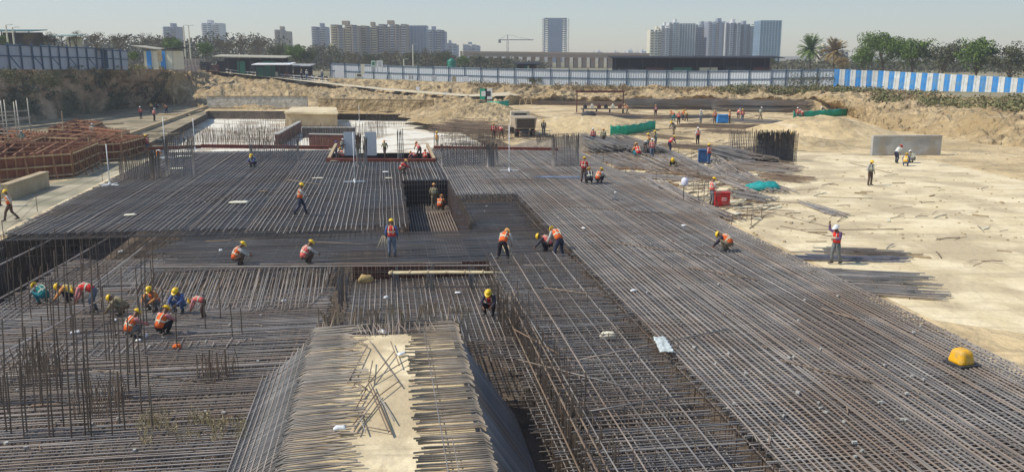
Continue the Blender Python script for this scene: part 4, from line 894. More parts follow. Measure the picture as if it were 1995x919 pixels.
board(801, 156, 197, 1.3, .9, .1, M_white, 'small white sign with dark marks at the foot of the fence', 'dots')
board(846, 157, 195, 1.0, 1.0, .1, mat('o_pale_grey', (.55, .56, .55), .6), 'pale grey blank board at the foot of the fence', 'none')
board(885, 160, 193, .8, 1.1, .1, M_timber, 'brown upright board at the foot of the fence', 'none')
board(907, 160, 192, 1.0, 1.1, .1, M_white, 'white blank board at the foot of the fence right of the water tank', 'none')
board(814, 178, 178, .7, .7, .2, M_white, 'tiny white square sign on the haul ramp', 'none')
board(868, 186, 172, .7, .4, .2, M_white, 'tiny white plate farther down the haul ramp', 'none')
board(312, 121, 158, .8, 2.0, .1, M_timber, 'pale brown door panel in front of the striped cabin', 'none')

# truck seen from behind
root = empty('dump_truck', P(1024, 268, G), rz=.12, label='dusty tipper truck seen from behind on the sand', cat='truck')
a = MB(); a.hexa([(-1.15, 0, 1.0), (1.15, 0, 1.0), (1.15, 4.2, 1.0), (-1.15, 4.2, 1.0), (-1.3, -.15, 2.3), (1.3, -.15, 2.3), (1.3, 4.4, 2.3), (-1.3, 4.4, 2.3)]); body = a.build('tipper_body', M_truck, root, bevel=.03)
a = MB(); a.box((0, -.16, 1.65), (2.25, .06, 1.05)); tg = a.build('tailgate', mat('o_tailgate', (.09, .07, .05), .8), body); a = MB()
for x in (-1.1, 1.1): a.box((x, -.21, 1.65), (.1, .06, 1.1))
a.box((0, -.21, 2.25), (2.3, .08, .1)); a.box((0, -.1, 1.1), (2.2, .08, .1)); a.build('rib', M_truck, tg)
a = MB(); a.hexa([(-1.2, 4.7, .8), (1.2, 4.7, .8), (1.2, 6.3, .8), (-1.2, 6.3, .8), (-1.15, 4.8, 2.75), (1.15, 4.8, 2.75), (1.1, 6.1, 2.75), (-1.1, 6.1, 2.75)]); cb = a.build('cab', M_yellow if 0 else mat('o_cab_cream', (.55, .47, .33), .6), root, bevel=.05)
a = MB(); a.box((0, 4.74, 2.2), (1.5, .05, .6)); a.build('rear_window', M_black, cb)
a = MB(); a.box((0, 2.8, .75), (.9, 6.6, .25)); a.build('chassis', M_dark, root)
for x, y in ((-.95, .9), (.95, .9), (-.95, 5.5), (.95, 5.5)):
    w = empty('wheel', (x, y, .5)); w.parent = root; a = MB()
    pr = [(.25, -.22), (.48, -.22), (.52, -.15), (.52, .15), (.48, .22), (.25, .22)]; vs = []; fs = []; n_ = 18
    for r_, xx in pr:
        for k in range(n_): t = 2*math.pi*k/n_; vs.append((xx, r_*math.cos(t), r_*math.sin(t)))
    for i in range(5):
        for k in range(n_): fs.append((i*n_+k, i*n_+(k+1) % n_, (i+1)*n_+(k+1) % n_, (i+1)*n_+k))
    a._add(vs, fs); a.build('tyre', M_black, w, smooth=True); a = MB(); vs = [(xx, .26*math.cos(2*math.pi*k/12), .26*math.sin(2*math.pi*k/12)) for xx in (-.15, .15) for k in range(12)]
    a._add(vs, [(k, (k+1) % 12, 12+(k+1) % 12, 12+k) for k in range(12)]+[tuple(range(12)), tuple(range(12, 24))]); a.build('rim', M_truck, w)
a = MB(); a.box((0, -.25, .75), (2.3, .1, .12)); bmp = a.build('rear_bumper', M_dark, root)
for x in (-1, 1): a = MB(); a.box((x*.95, -.31, .78), (.2, .04, .1)); a.build('tail_lamp', M_redbox, bmp)
# portal cutting bench
root = empty('bar_bending_bench', P(1172, 219, G), label='red-brown portal frame over a cluttered bar bending bench', cat='bench'); a = MB()
for x in (-4.2, 3.6): a.box((x, 0, 1.7), (.18, .18, 3.4))
a.box((-.3, 0, 3.45), (8.2, .3, .35)); a.build('portal_frame', M_redp, root); a = MB(); a.box((0, -2.5, .75), (7.4, 1.5, .14)); a.build('table_top', M_rust, root); a = MB()
for x in (-3.3, -1.1, 1.1, 3.3): a.box((x, -2.5, .34), (.15, 1.2, .68))
a.build('table_leg', M_dark, root)
for k in range(6):
    c = MB(); c.box((-3+k*1.15, -2.5, 1.08), (.6, .6, .5)); c.lathe((-3+k*1.15, -2.5, 1.33), [(.14, 0), (.12, .2), (.03, .25)], 8); c.build('bending_head', (M_dark, M_cream, M_redp)[k % 3], root)
plate(1148, 228, G, 2.4, 1.2, .8, M_dark, 'cable_heap', 'dark coil heap left of the cluttered bench', 'coil')
for k in range(2):
    root = empty('sawhorse', P(1018+k*12, 205, G), label=('weathered trestle just left of the brown bars', 'weathered trestle leaning on the brown bars')[k], cat='trestle'); a = MB()
    for s_ in (-1, 1):
        for q_ in (-1, 1): a = MB(); a.beam((.6*q_, s_*.4, 0), (.4*q_, 0, 1.1), .08, .08); a.build('leg', M_timber, root)
    a = MB(); a = MB(); a.box((0, 0, 1.15), (1.4, .1, .12)); a.build('rail', M_timber, root)

# ---- left: timber formwork boxes and scaffolding
def formbox(p0, p1, p2, p3, h, label, nst=8, z=G):
    pts = [P(*p, z) for p in (p0, p1, p2, p3)]; cc = sum(pts, Vector())/4; pts = [p.lerp(cc, .13) for p in pts]; root = empty('footing_formwork', pts[0].lerp(pts[2], .5), label=label, cat='formwork', group='red-brown footing formwork boxes')
    a = MB(); s_ = MB(); c = MB()
    for i in range(4):
        p, q = pts[i], pts[(i+1) % 4]; a.beam(p+Vector((0, 0, h/2)), q+Vector((0, 0, h/2)), .06, h)
        d = (q-p).normalized(); nr = Vector((d.y, -d.x, 0))*.12
        k = max(3, int((q-p).length/.6))
        for j in range(k+1):
            m_ = p.lerp(q, j/k)+nr; s_.beam(m_, m_+Vector((0, 0, h+.1)), .10, .12)
            if j % 3 == 1: s_.beam(m_+nr*7, m_+nr*.5+Vector((0, 0, h*.8)), .09, .09)
        for t in (.12, .5, .92): c.beam(p+nr*1.7+Vector((0, 0, h*t)), q+nr*1.7+Vector((0, 0, h*t)), .09, .11)
    t_ = MB()
    for k in range(6):
        e = (k+.5)/6; zt2 = rr(.75, 1.0)*h; t_.beam(pts[0].lerp(pts[1], e)+Vector((0, 0, zt2)), pts[3].lerp(pts[2], e)+Vector((0, 0, zt2)), .1, .1)
        if k % 2: t_.beam(pts[1].lerp(pts[2], e)+Vector((0, 0, h*.98)), pts[0].lerp(pts[3], e)+Vector((0, 0, h*.98)), .1, .1)
        m_ = pts[0].lerp(pts[1], e).lerp(pts[3].lerp(pts[2], e), rr(.2, .8)); t_.beam(m_, m_+Vector((rr(-.1, .1), 0, h*rr(1.0, 1.35))), .09, .09)
    on(root, t_, 'struts', mat('stud_wood', (.33, .17, .09)))
    on(root, a, 'panel', M_form); on(root, s_, 'studs', mat('stud_wood', (.33, .17, .09), .8, col2=(.46, .28, .16), scale=1)); on(root, c, 'waler', mat('waler_wood', (.38, .26, .14), .8, col2=(.56, .42, .24), scale=1))
formbox((-40, 362), (150, 346), (205, 318), (10, 318), 2.0, 'nearest red-brown formwork box at the left edge with timber studs')
formbox((120, 322), (240, 314), (300, 296), (180, 292), 1.7, 'formwork box beside the far left mat corner')
formbox((80, 296), (200, 300), (262, 282), (160, 268), 1.5, 'middle formwork box behind the nearest one')
formbox((-60, 300), (60, 306), (110, 285), (0, 272), 1.4, 'farthest formwork box below the scaffold')
formbox((90, 270), (150, 272), (205, 252), (150, 248), 1.1, 'low timber frame at the foot of the shaded bank')
root = empty('pipe_scaffold', P(20, 300, G), label='pipe scaffold of pale tubes at the left edge below the shaded bank', cat='scaffold')
S = [[P(x, y, G) for x in (-40, 0, 14, 36, 63)] for y in (296, 304)]
for x, y in ((0, 300), (12, 292), (37, 296), (63, 284), (-30, 300), (20, 305), (45, 305)):
    a = MB(); p = P(x, y, G); a.bar([p, p+Vector((rr(-.1, .1), 0, 4.6+rr(0, .8)))], .05, 6, .7); on(root, a, 'upright', M_pipe, smooth=True)
for z in (1.0, 2.2, 3.0, 3.9):
    for (x0, y0, x1, y1) in ((-40, 300, 63, 292), (-40, 305, 45, 305), (12, 292, 66, 284)):
        if z > 3.5 and x0 > 0: continue
        a = MB(); a.bar([P(x0, y0, G)+Vector((0, 0, z+rr(-.1, .1))), P(x1, y1, G)+Vector((0, 0, z+rr(-.1, .3)))], .045, 6, .7); on(root, a, 'ledger', M_pipe, smooth=True)
# single props and poles on the left
for (x, y, h, lab) in ((125, 272, 3.2, 'upright timber prop beside the low timber frame'), (240, 300, 2.2, 'upright prop at the end of the tan yard wall'), (176, 320, 2.4, 'upright prop rising out of the nearest formwork box'), (340, 214, 2.2, 'thin post beside the workers by the shaded bank')):
    A = P(x, y, G); mb = MB(); mb.bar([A, A+Vector((.05, 0, h))], .05, 6); o = mb.build('timber_prop', M_timber); tag(o, lab, 'post')
# rope rails on the slab
root = empty('rope_rail', P(40, 420, G), label='thin rope rail on short posts along the left edge slab', cat='rail'); a = MB(); b = MB(); ps = [P(x, y, G) for x, y in ((8, 470), (73, 412), (200, 355), (290, 310))]
for p in ps: a.bar([p, p+Vector((0, 0, 1.1))], .022, 5)
for p, q in zip(ps[:-1], ps[1:]):
    for z in (.5, 1.0): b.bar([p+Vector((0, 0, z)), p.lerp(q, .5)+Vector((0, 0, z-.12)), q+Vector((0, 0, z))], .012, 4)
on(root, a, 'post', M_rust); on(root, b, 'rope', M_rust)
# pale edge curb along the left side of the mat
mb = MB(); A, B = P(0, 462, G), P(240, 340, G); mb.beam(A+Vector((0, 0, .04)), B+Vector((0, 0, .04)), .7, .1); o = mb.build('edge_slab', M_pcc); tag(o, 'pale narrow concrete strip along the left edge of the mat', 'kerb')
sl_ = cdt_sheet('side_slab', [P(-160, 520, G).xy, P(0, 455, G).xy, P(330, 296, G).xy, P(230, 306, G).xy, P(170, 345, G).xy, P(80, 360, G).xy, P(-200, 410, G).xy], [], G+.008, mat('slab_dusty', (.36, .31, .21), .9, col2=(.50, .44, .31), scale=.4, c3=(.26, .24, .16), s3=.25))
# planks near the far left workers
for (x0, y0, x1, y1, lab) in ((100, 247, 240, 240, 'long timber plank lying near the shaded bank'), (325, 232, 395, 215, 'bleached plank beside the tan yard wall'), (310, 222, 372, 224, 'short dark plank near the far left workers')):
    mb = MB(); mb.beam(P(x0, y0, G+.15), P(x1, y1, G+.15), .4, .18); tag(mb.build('timber_plank', M_timber, bevel=.02), lab, 'plank')
# yellow corner of equipment at the far right bottom
root = empty('yellow_hood', P(1868, 708, ZT+.03), rz=.3, scale=.62, label='yellow equipment hood standing at the lower right mat edge', cat='machine'); a = MB()
a.hexa([(-.35, -.5, 0), (.6, -.5, 0), (.6, .5, 0), (-.35, .5, 0), (-.22, -.38, .75), (.45, -.38, .75), (.45, .36, .75), (-.22, .36, .75)]); h_ = a.build('hood', M_yellow, root, bevel=.2); h_.modifiers[0].segments = 4
a = MB(); a.box((.1, 0, .03), (1.1, 1.15, .06)); a.build('skid', M_dark, root); 
# orange cooler near walking worker
root = empty('water_cooler', P(309, 304, G), rz=.2, label='small orange and white water cooler on the slab beside the walking worker', cat='cooler'); a = MB(); a.lathe((0, 0, 0), [(.2, 0), (.22, .05), (.22, .45), (.2, .5)], 14); a.build('jug', mat('o_orange_jug', (.75, .22, .03), .5), root, smooth=True)
a = MB(); a.lathe((0, 0, .5), [(.21, 0), (.21, .06), (.1, .1)], 14); a.build('lid', M_white, root); a = MB(); a.box((0, -.24, .12), (.05, .06, .05)); a.build('tap', M_white, root)
# ============================================================ PEOPLE
def J(**k): return {a: Vector(b) for a, b in k.items()}
def sym(d):          # left side mirrored from right unless given
    for k in ('sh', 'el', 'wr', 'hp', 'kn', 'an', 'to'):
        if k+'L' not in d: v = d[k+'R']; d[k+'L'] = Vector((-v.x, v.y, v.z))
    return d
POSES = {
 'stand': J(pel=(0, 0, .90), wai=(0, .01, 1.05), che=(0, 0, 1.26), nek=(0, 0, 1.43), hed=(0, .03, 1.56), shR=(.18, -.01, 1.37), elR=(.245, -.02, 1.11), wrR=(.25, .08, .88), hpR=(.09, 0, .87), knR=(.11, .03, .48), anR=(.12, -.01, .08), toR=(.15, .15, .03)),
 'hands': J(pel=(0, 0, .90), wai=(0, .0, 1.05), che=(0, .01, 1.26), nek=(0, .03, 1.42), hed=(0, .09, 1.54), shR=(.18, .02, 1.36), elR=(.24, .08, 1.10), wrR=(.12, .30, 1.06), hpR=(.09, 0, .87), knR=(.11, .04, .48), anR=(.14, -.01, .08), toR=(.17, .15, .03)),
 'walk': J(pel=(0, 0, .88), wai=(0, .02, 1.03), che=(0, .04, 1.24), nek=(0, .06, 1.41), hed=(0, .11, 1.54), shR=(.18, .03, 1.35), elR=(.22, .20, 1.13), wrR=(.20, .40, 1.05), shL=(-.18, .05, 1.35), elL=(-.25, -.10, 1.13), wrL=(-.24, -.14, .90), hpR=(.09, 0, .86), knR=(.10, -.05, .47), anR=(.10, -.32, .12), toR=(.11, -.18, .03), hpL=(-.09, 0, .86), knL=(-.10, .20, .49), anL=(-.10, .28, .08), toL=(-.11, .44, .03)),
 'lean': J(pel=(0, -.10, .86), wai=(0, .02, 1.0), che=(0, .18, 1.15), nek=(0, .32, 1.26), hed=(0, .42, 1.34), shR=(.18, .26, 1.2), elR=(.24, .38, .95), wrR=(.16, .55, .78), hpR=(.09, -.10, .83), knR=(.15, .0, .46), anR=(.18, -.14, .08), toR=(.2, .02, .03), knL=(-.14, .12, .46), anL=(-.14, .12, .08), toL=(-.16, .28, .03), hpL=(-.09, -.1, .83)),
 'bend': J(pel=(0, -.16, .86), wai=(0, -.02, .95), che=(0, .20, 1.0), nek=(0, .38, .98), hed=(0, .51, .90), shR=(.17, .33, .95), elR=(.21, .42, .66), wrR=(.12, .52, .42), hpR=(.09, -.17, .82), knR=(.14, -.05, .46), anR=(.17, -.12, .08), toR=(.2, .04, .03)),
 'bendhi': J(pel=(0, -.12, .88), wai=(0, .0, 1.02), che=(0, .16, 1.17), nek=(0, .30, 1.26), hed=(0, .42, 1.26), shR=(.18, .25, 1.19), elR=(.27, .28, .92), wrR=(.22, .42, .70), hpR=(.10, -.12, .85), knR=(.18, -.02, .47), anR=(.24, -.08, .08), toR=(.28, .07, .03)),
 'squat': J(pel=(0, -.22, .27), wai=(0, -.20, .40), che=(0, -.08, .60), nek=(0, .05, .76), hed=(0, .14, .86), shR=(.18, .0, .70), elR=(.25, .20, .52), wrR=(.14, .42, .40), hpR=(.10, -.2, .26), knR=(.21, .20, .46), anR=(.15, -.02, .08), toR=(.18, .15, .03)),
 'reach': J(pel=(0, -.25, .30), wai=(0, -.17, .42), che=(0, .0, .56), nek=(0, .17, .64), hed=(0, .29, .66), shR=(.17, .11, .60), elR=(.27, .28, .38), wrR=(.14, .46, .16), hpR=(.10, -.24, .28), knR=(.24, .14, .46), anR=(.17, -.06, .08), toR=(.2, .1, .03)),
 'sit': J(pel=(0, -.15, .16), wai=(0, -.17, .30), che=(0, -.10, .52), nek=(0, .0, .69), hed=(0, .08, .80), shR=(.18, -.04, .63), elR=(.24, .16, .44), wrR=(.16, .38, .30), hpR=(.10, -.12, .15), knR=(.27, .22, .30), anR=(.14, .36, .08), toR=(.2, .5, .05)),
 'lift': J(pel=(0, 0, .90), wai=(0, .02, 1.05), che=(0, .04, 1.26), nek=(0, .06, 1.42), hed=(0, .10, 1.54), shR=(.18, .05, 1.38), elR=(.36, .05, 1.42), wrR=(.34, .10, 1.68), shL=(-.18, .03, 1.36), elL=(-.25, .1, 1.12), wrL=(-.1, .28, 1.1), hpR=(.09, 0, .87), knR=(.10, .12, .48), anR=(.12, .08, .08), toR=(.15, .24, .03), hpL=(-.09, 0, .87), knL=(-.11, -.04, .47), anL=(-.12, -.2, .09), toL=(-.14, -.05, .03)),
}
for p in POSES.values(): sym(p)
def skin_mesh(name, vs, es, rad, m, sub=1):
    me = bpy.data.meshes.new(name+'_t'); me.from_pydata([tuple(v) for v in vs], es, []); ob = bpy.data.objects.new(name+'_t', me); COL.objects.link(ob)
    s = ob.modifiers.new('s', 'SKIN'); s.use_smooth_shade = True
    for i, r in enumerate(rad):
        d = me.skin_vertices[0].data[i]; d.radius = r if isinstance(r, tuple) else (r, r); d.use_root = (i == 0)
    u = ob.modifiers.new('u', 'SUBSURF'); u.levels = sub; u.render_levels = sub
    dg = bpy.context.evaluated_depsgraph_get(); ev = ob.evaluated_get(dg); out = bpy.data.meshes.new_from_object(ev); out.name = name
    bpy.data.objects.remove(ob); bpy.data.meshes.remove(me); out.materials.clear(); out.materials.append(m); return out
def ringp(c, d, side, rx, ry, n=12):
    side = (side-d*side.dot(d)).normalized(); o = d.cross(side)
    return [c+side*(rx*math.cos(2*math.pi*k/n))+o*(ry*math.sin(2*math.pi*k/n)) for k in range(n)]
def tube(mb, pts, rad, side, n=10, caps=True):
    rings = []
    for i, p in enumerate(pts):
        d = (pts[min(i+1, len(pts)-1)]-pts[max(i-1, 0)]).normalized(); r = rad[i]; rx, ry = r if isinstance(r, tuple) else (r, r)
        rings.append(ringp(p, d, side, rx, ry, n))
    mb.loft(rings, caps=caps)
PM = {}
def pose_meshes(name):
    if name in PM: return PM[name]
    q = POSES[name]; X = Vector((1, 0, 0))
    V = []; E = []; RD = []
    def add(p, r, par=None):
        V.append(Vector(p)); RD.append(r); i = len(V)-1
        if par is not None: E.append((par, i))
        return i
    pel = add(q['pel'], (.12, .09)); wai = add(q['wai'], (.115, .085), pel); che = add(q['che'], (.135, .09), wai); up = add(q['che'].lerp(q['nek'], .62), (.10, .07), che); nk = add(q['nek'], (.05, .05), up)
    up_ = (q['hed']-q['nek']).normalized(); fw = Vector((0, 1, 0)); fw = (fw-up_*fw.dot(up_)).normalized()
    if name in ('bend', 'reach', 'bendhi', 'squat', 'hands', 'lean', 'sit'): fw = (fw-up_*.0+Vector((0, 0, -.35))).normalized(); fw = (fw-up_*fw.dot(up_)).normalized()
    h0 = add(q['hed']-up_*.035+fw*.015, (.062, .068), nk); h1 = add(q['hed']+up_*.05, (.078, .088), h0); add(q['hed']+up_*.11, (.05, .055), h1)
    add(q['hed']+fw*.098-up_*.012, .012, h0)
    for s, sg in (('R', 1), ('L', -1)):
        add(q['hed']+X*sg*.078-up_*.01, .014, h0)
        sh = add(q['sh'+s], .055, up); el = add(q['el'+s], .038, sh); wr = add(q['wr'+s], .025, el)
        d = (q['wr'+s]-q['el'+s]).normalized(); pm = add(q['wr'+s]+d*.06, (.036, .018), wr)
        sd_ = d.cross(Vector((0, 0, 1))); sd_ = sd_.normalized() if sd_.length > .1 else X.copy(); inn = Vector((-sg, .2, -.3)); inn = (inn-d*inn.dot(d)).normalized()
        sd_ = d.cross(inn).normalized()
        for k, ln in enumerate((.065, .075, .07, .055)):
            b = q['wr'+s]+d*.085+sd_*((k-1.5)*.021); f1 = add(b, .009, pm); f2 = add(b+d*ln*.5+inn*.012, .0085, f1); add(b+d*ln*.8+inn*.042, .0075, f2)
        t1 = add(q['wr'+s]+d*.035+sd_*(-.04), .010, pm); add(q['wr'+s]+d*.065-sd_*.055+inn*.02, .009, t1)
        hp = add(q['hp'+s], .085, pel); kn = add(q['kn'+s], .053, hp); an = add(q['an'+s], .036, kn); add(q['to'+s], (.04, .022), an)
    body = skin_mesh('body', V, E, RD, M_skin)
    out = {'body': body}
    a = MB(); tube(a, [q['pel'], q['wai'], q['che'], q['che'].lerp(q['nek'], .55), q['nek'].lerp(q['che'], .12)], [(.155, .12), (.15, .115), (.17, .125), (.165, .105), (.07, .065)], X)
    for s in 'RL': tube(a, [q['sh'+s].lerp(q['che'], .35), q['sh'+s], q['el'+s].lerp(q['sh'+s], .5), q['el'+s], q['wr'+s].lerp(q['el'+s], .18)], [.08, .078, .064, .056, .046], Vector((0, 1, .3)), 8)
    out['shirt'] = a.mesh('shirt', M_white, smooth=True)
    a = MB(); tube(a, [q['pel'].lerp(q['wai'], .25), q['wai'], q['che'], q['che'].lerp(q['nek'], .5), q['che'].lerp(q['nek'], .8)], [(.185, .145), (.175, .14), (.195, .145), (.185, .125), (.11, .09)], X, 14)
    out['vest'] = a.mesh('vest', M_white, smooth=True)
    a = MB()
    d = (q['che']-q['wai']).normalized(); c = q['wai'].lerp(q['che'], .5)
    tube(a, [c-d*.025, c+d*.025], [(.192, .15), (.194, .152)], X, 14, caps=False)
    for sg in (-1, 1):
        t = (q['nek']-q['che']).normalized(); f_ = X.cross(t)
        for o_ in (-1, 1):
            p0 = q['wai']+X*sg*.085+f_*o_*.130; p1 = q['che']+X*sg*.10+f_*o_*.140; p2 = q['che'].lerp(q['nek'], .75)+X*sg*.09+f_*o_*.085
            a.bar([p0, p1, p2], .018, 5, .5)
    out['reflective_strip'] = a.mesh('reflective_strip', M_strip)
    a = MB(); tube(a, [q['wai'].lerp(q['pel'], .4), q['pel'], q['pel'].lerp((q['hpR']+q['hpL'])/2, .9)-Vector((0, 0, .03))], [(.15, .115), (.165, .13), (.14, .115)], X)
    for s in 'RL': tube(a, [q['hp'+s], q['hp'+s].lerp(q['kn'+s], .4), q['kn'+s], q['kn'+s].lerp(q['an'+s], .5), q['an'+s]+Vector((0, 0, .02))], [.105, .095, .072, .064, .058], X if abs((q['kn'+s]-q['hp'+s]).normalized().x) < .8 else Vector((0, 1, 0)), 9)
    out['trousers'] = a.mesh('trousers', M_white, smooth=True)
    for s in 'RL':
        a = MB(); d = (q['to'+s]-q['an'+s]); d.z = 0; d = d.normalized(); c = q['an'+s]; tube(a, [c-d*.07+Vector((0, 0, -.03)), c+Vector((0, 0, -.02)), c+d*.1+Vector((0, 0, -.04)), c+d*.19+Vector((0, 0, -.05))], [(.035, .045), (.046, .058), (.048, .038), (.03, .02)], Vector((-d.y, d.x, 0)), 8)
        out['boot'+s] = a.mesh('boot', M_boot, smooth=True)
    # helmet in head frame
    a = MB(); side = X; c = q['hed']+up_*.045; f2 = up_.cross(X)*-1
    f2 = fw; rings = []
    for t, r in ((-.005, 1.0), (.03, .98), (.065, .86), (.095, .62), (.112, .25)): rings.append([c+up_*t+X*(.112*r*math.cos(2*math.pi*k/16))+f2*(.135*r*math.sin(2*math.pi*k/16)) for k in range(16)])
    a.loft(rings); out['helmet'] = a.mesh('helmet', M_white, smooth=True)
    a = MB(); rings = []
    for z_, r_, pk in ((-.012, 1.08, .05), (-.004, 1.22, .06), (.008, 1.05, .03)): rings.append([c+up_*z_+X*(.112*r_*math.cos(2*math.pi*k/16))+f2*((.135*r_+pk*max(0, math.sin(2*math.pi*k/16)))*math.sin(2*math.pi*k/16)) for k in range(16)])
    a.loft(rings); out['brim'] = a.mesh('brim', M_white, smooth=True)
    a = MB()
    for sg in (-1, 1): a.lathe(q['hed']+fw*.082+X*sg*.03+up_*.012, [(.0, -.01), (.011, 0), (0, .01)], 6)
    out['eye'] = a.mesh('eyes', M_black)
    out['hed'] = q['hed']; PM[name] = out; return out
VC = {'o': (.78, .14, .03), 'r': (.70, .045, .035), 'p': (.80, .16, .13), 'y': (.8, .45, .05), 't': (.02, .22, .20), 'k': (.26, .22, .11), 'n': None, 'd': (.05, .05, .07), 'w': (.6, .6, .58), 'rr': (.45, .03, .04), 'g': (.20, .20, .17)}
SCOL = {'pale': (.48, .46, .42), 'blue': (.10, .14, .30), 'pink': (.55, .22, .22), 'dark': (.05, .045, .06), 'orange': (.6, .25, .08), 'khaki': (.28, .23, .13), 'white': (.62, .62, .6), 'teal': (.03, .20, .22), 'purple': (.12, .06, .14), 'grey': (.22, .23, .22), 'red': (.45, .05, .05)}
TC = {'black': (.018, .016, .022), 'navy': (.03, .035, .065), 'jeans': (.13, .16, .21), 'grey': (.16, .17, .165), 'khaki': (.20, .16, .10), 'teal': (.02, .17, .2), 'brown': (.11, .07, .05), 'blue': (.06, .12, .25)}
HC = {'y': (.85, .55, .01), 'w': (.8, .8, .78), 'o': (.75, .38, .10), 'r': (.6, .03, .03), 'b': (.05, .06, .3)}
def person(px, py, z, pose, rz, vest, shirt, trs, hel, label, s=1.0, group=None, kids=True):
    A = P(px, py, z); pm = pose_meshes(pose)
    root = empty('person', A+Vector((0, 0, .02)), rz=R(rz), label=label, cat='person', group=group, scale=s*1.09)
    def put(n, mm, m=None, par=root):
        o = bpy.data.objects.new(n, mm); COL.objects.link(o); o.parent = par
        if m: o.material_slots[0].link = 'OBJECT'; o.material_slots[0].material = m
        return o
    b = put('body', pm['body']); put('eyes', pm['eye'], par=b)
    put('shirt', pm['shirt'], cloth('shirt_'+shirt, SCOL[shirt]))
    if VC[vest]:
        v = put('vest', pm['vest'], cloth('vest_'+vest, VC[vest]))
        if kids: put('reflective_strip', pm['reflective_strip'], M_strip, v)
    put('trousers', pm['trousers'], cloth('trousers_'+trs, TC[trs])); put('boot', pm['bootR'], M_boot); put('boot', pm['bootL'], M_boot)
    hm = mat('o_helmet_'+hel, HC[hel], .35, var=.05, spec=.5); h = put('helmet', pm['helmet'], hm); put('brim', pm['brim'], hm, h)
    return root
L_ = ZL+.03; T_ = ZT+.03
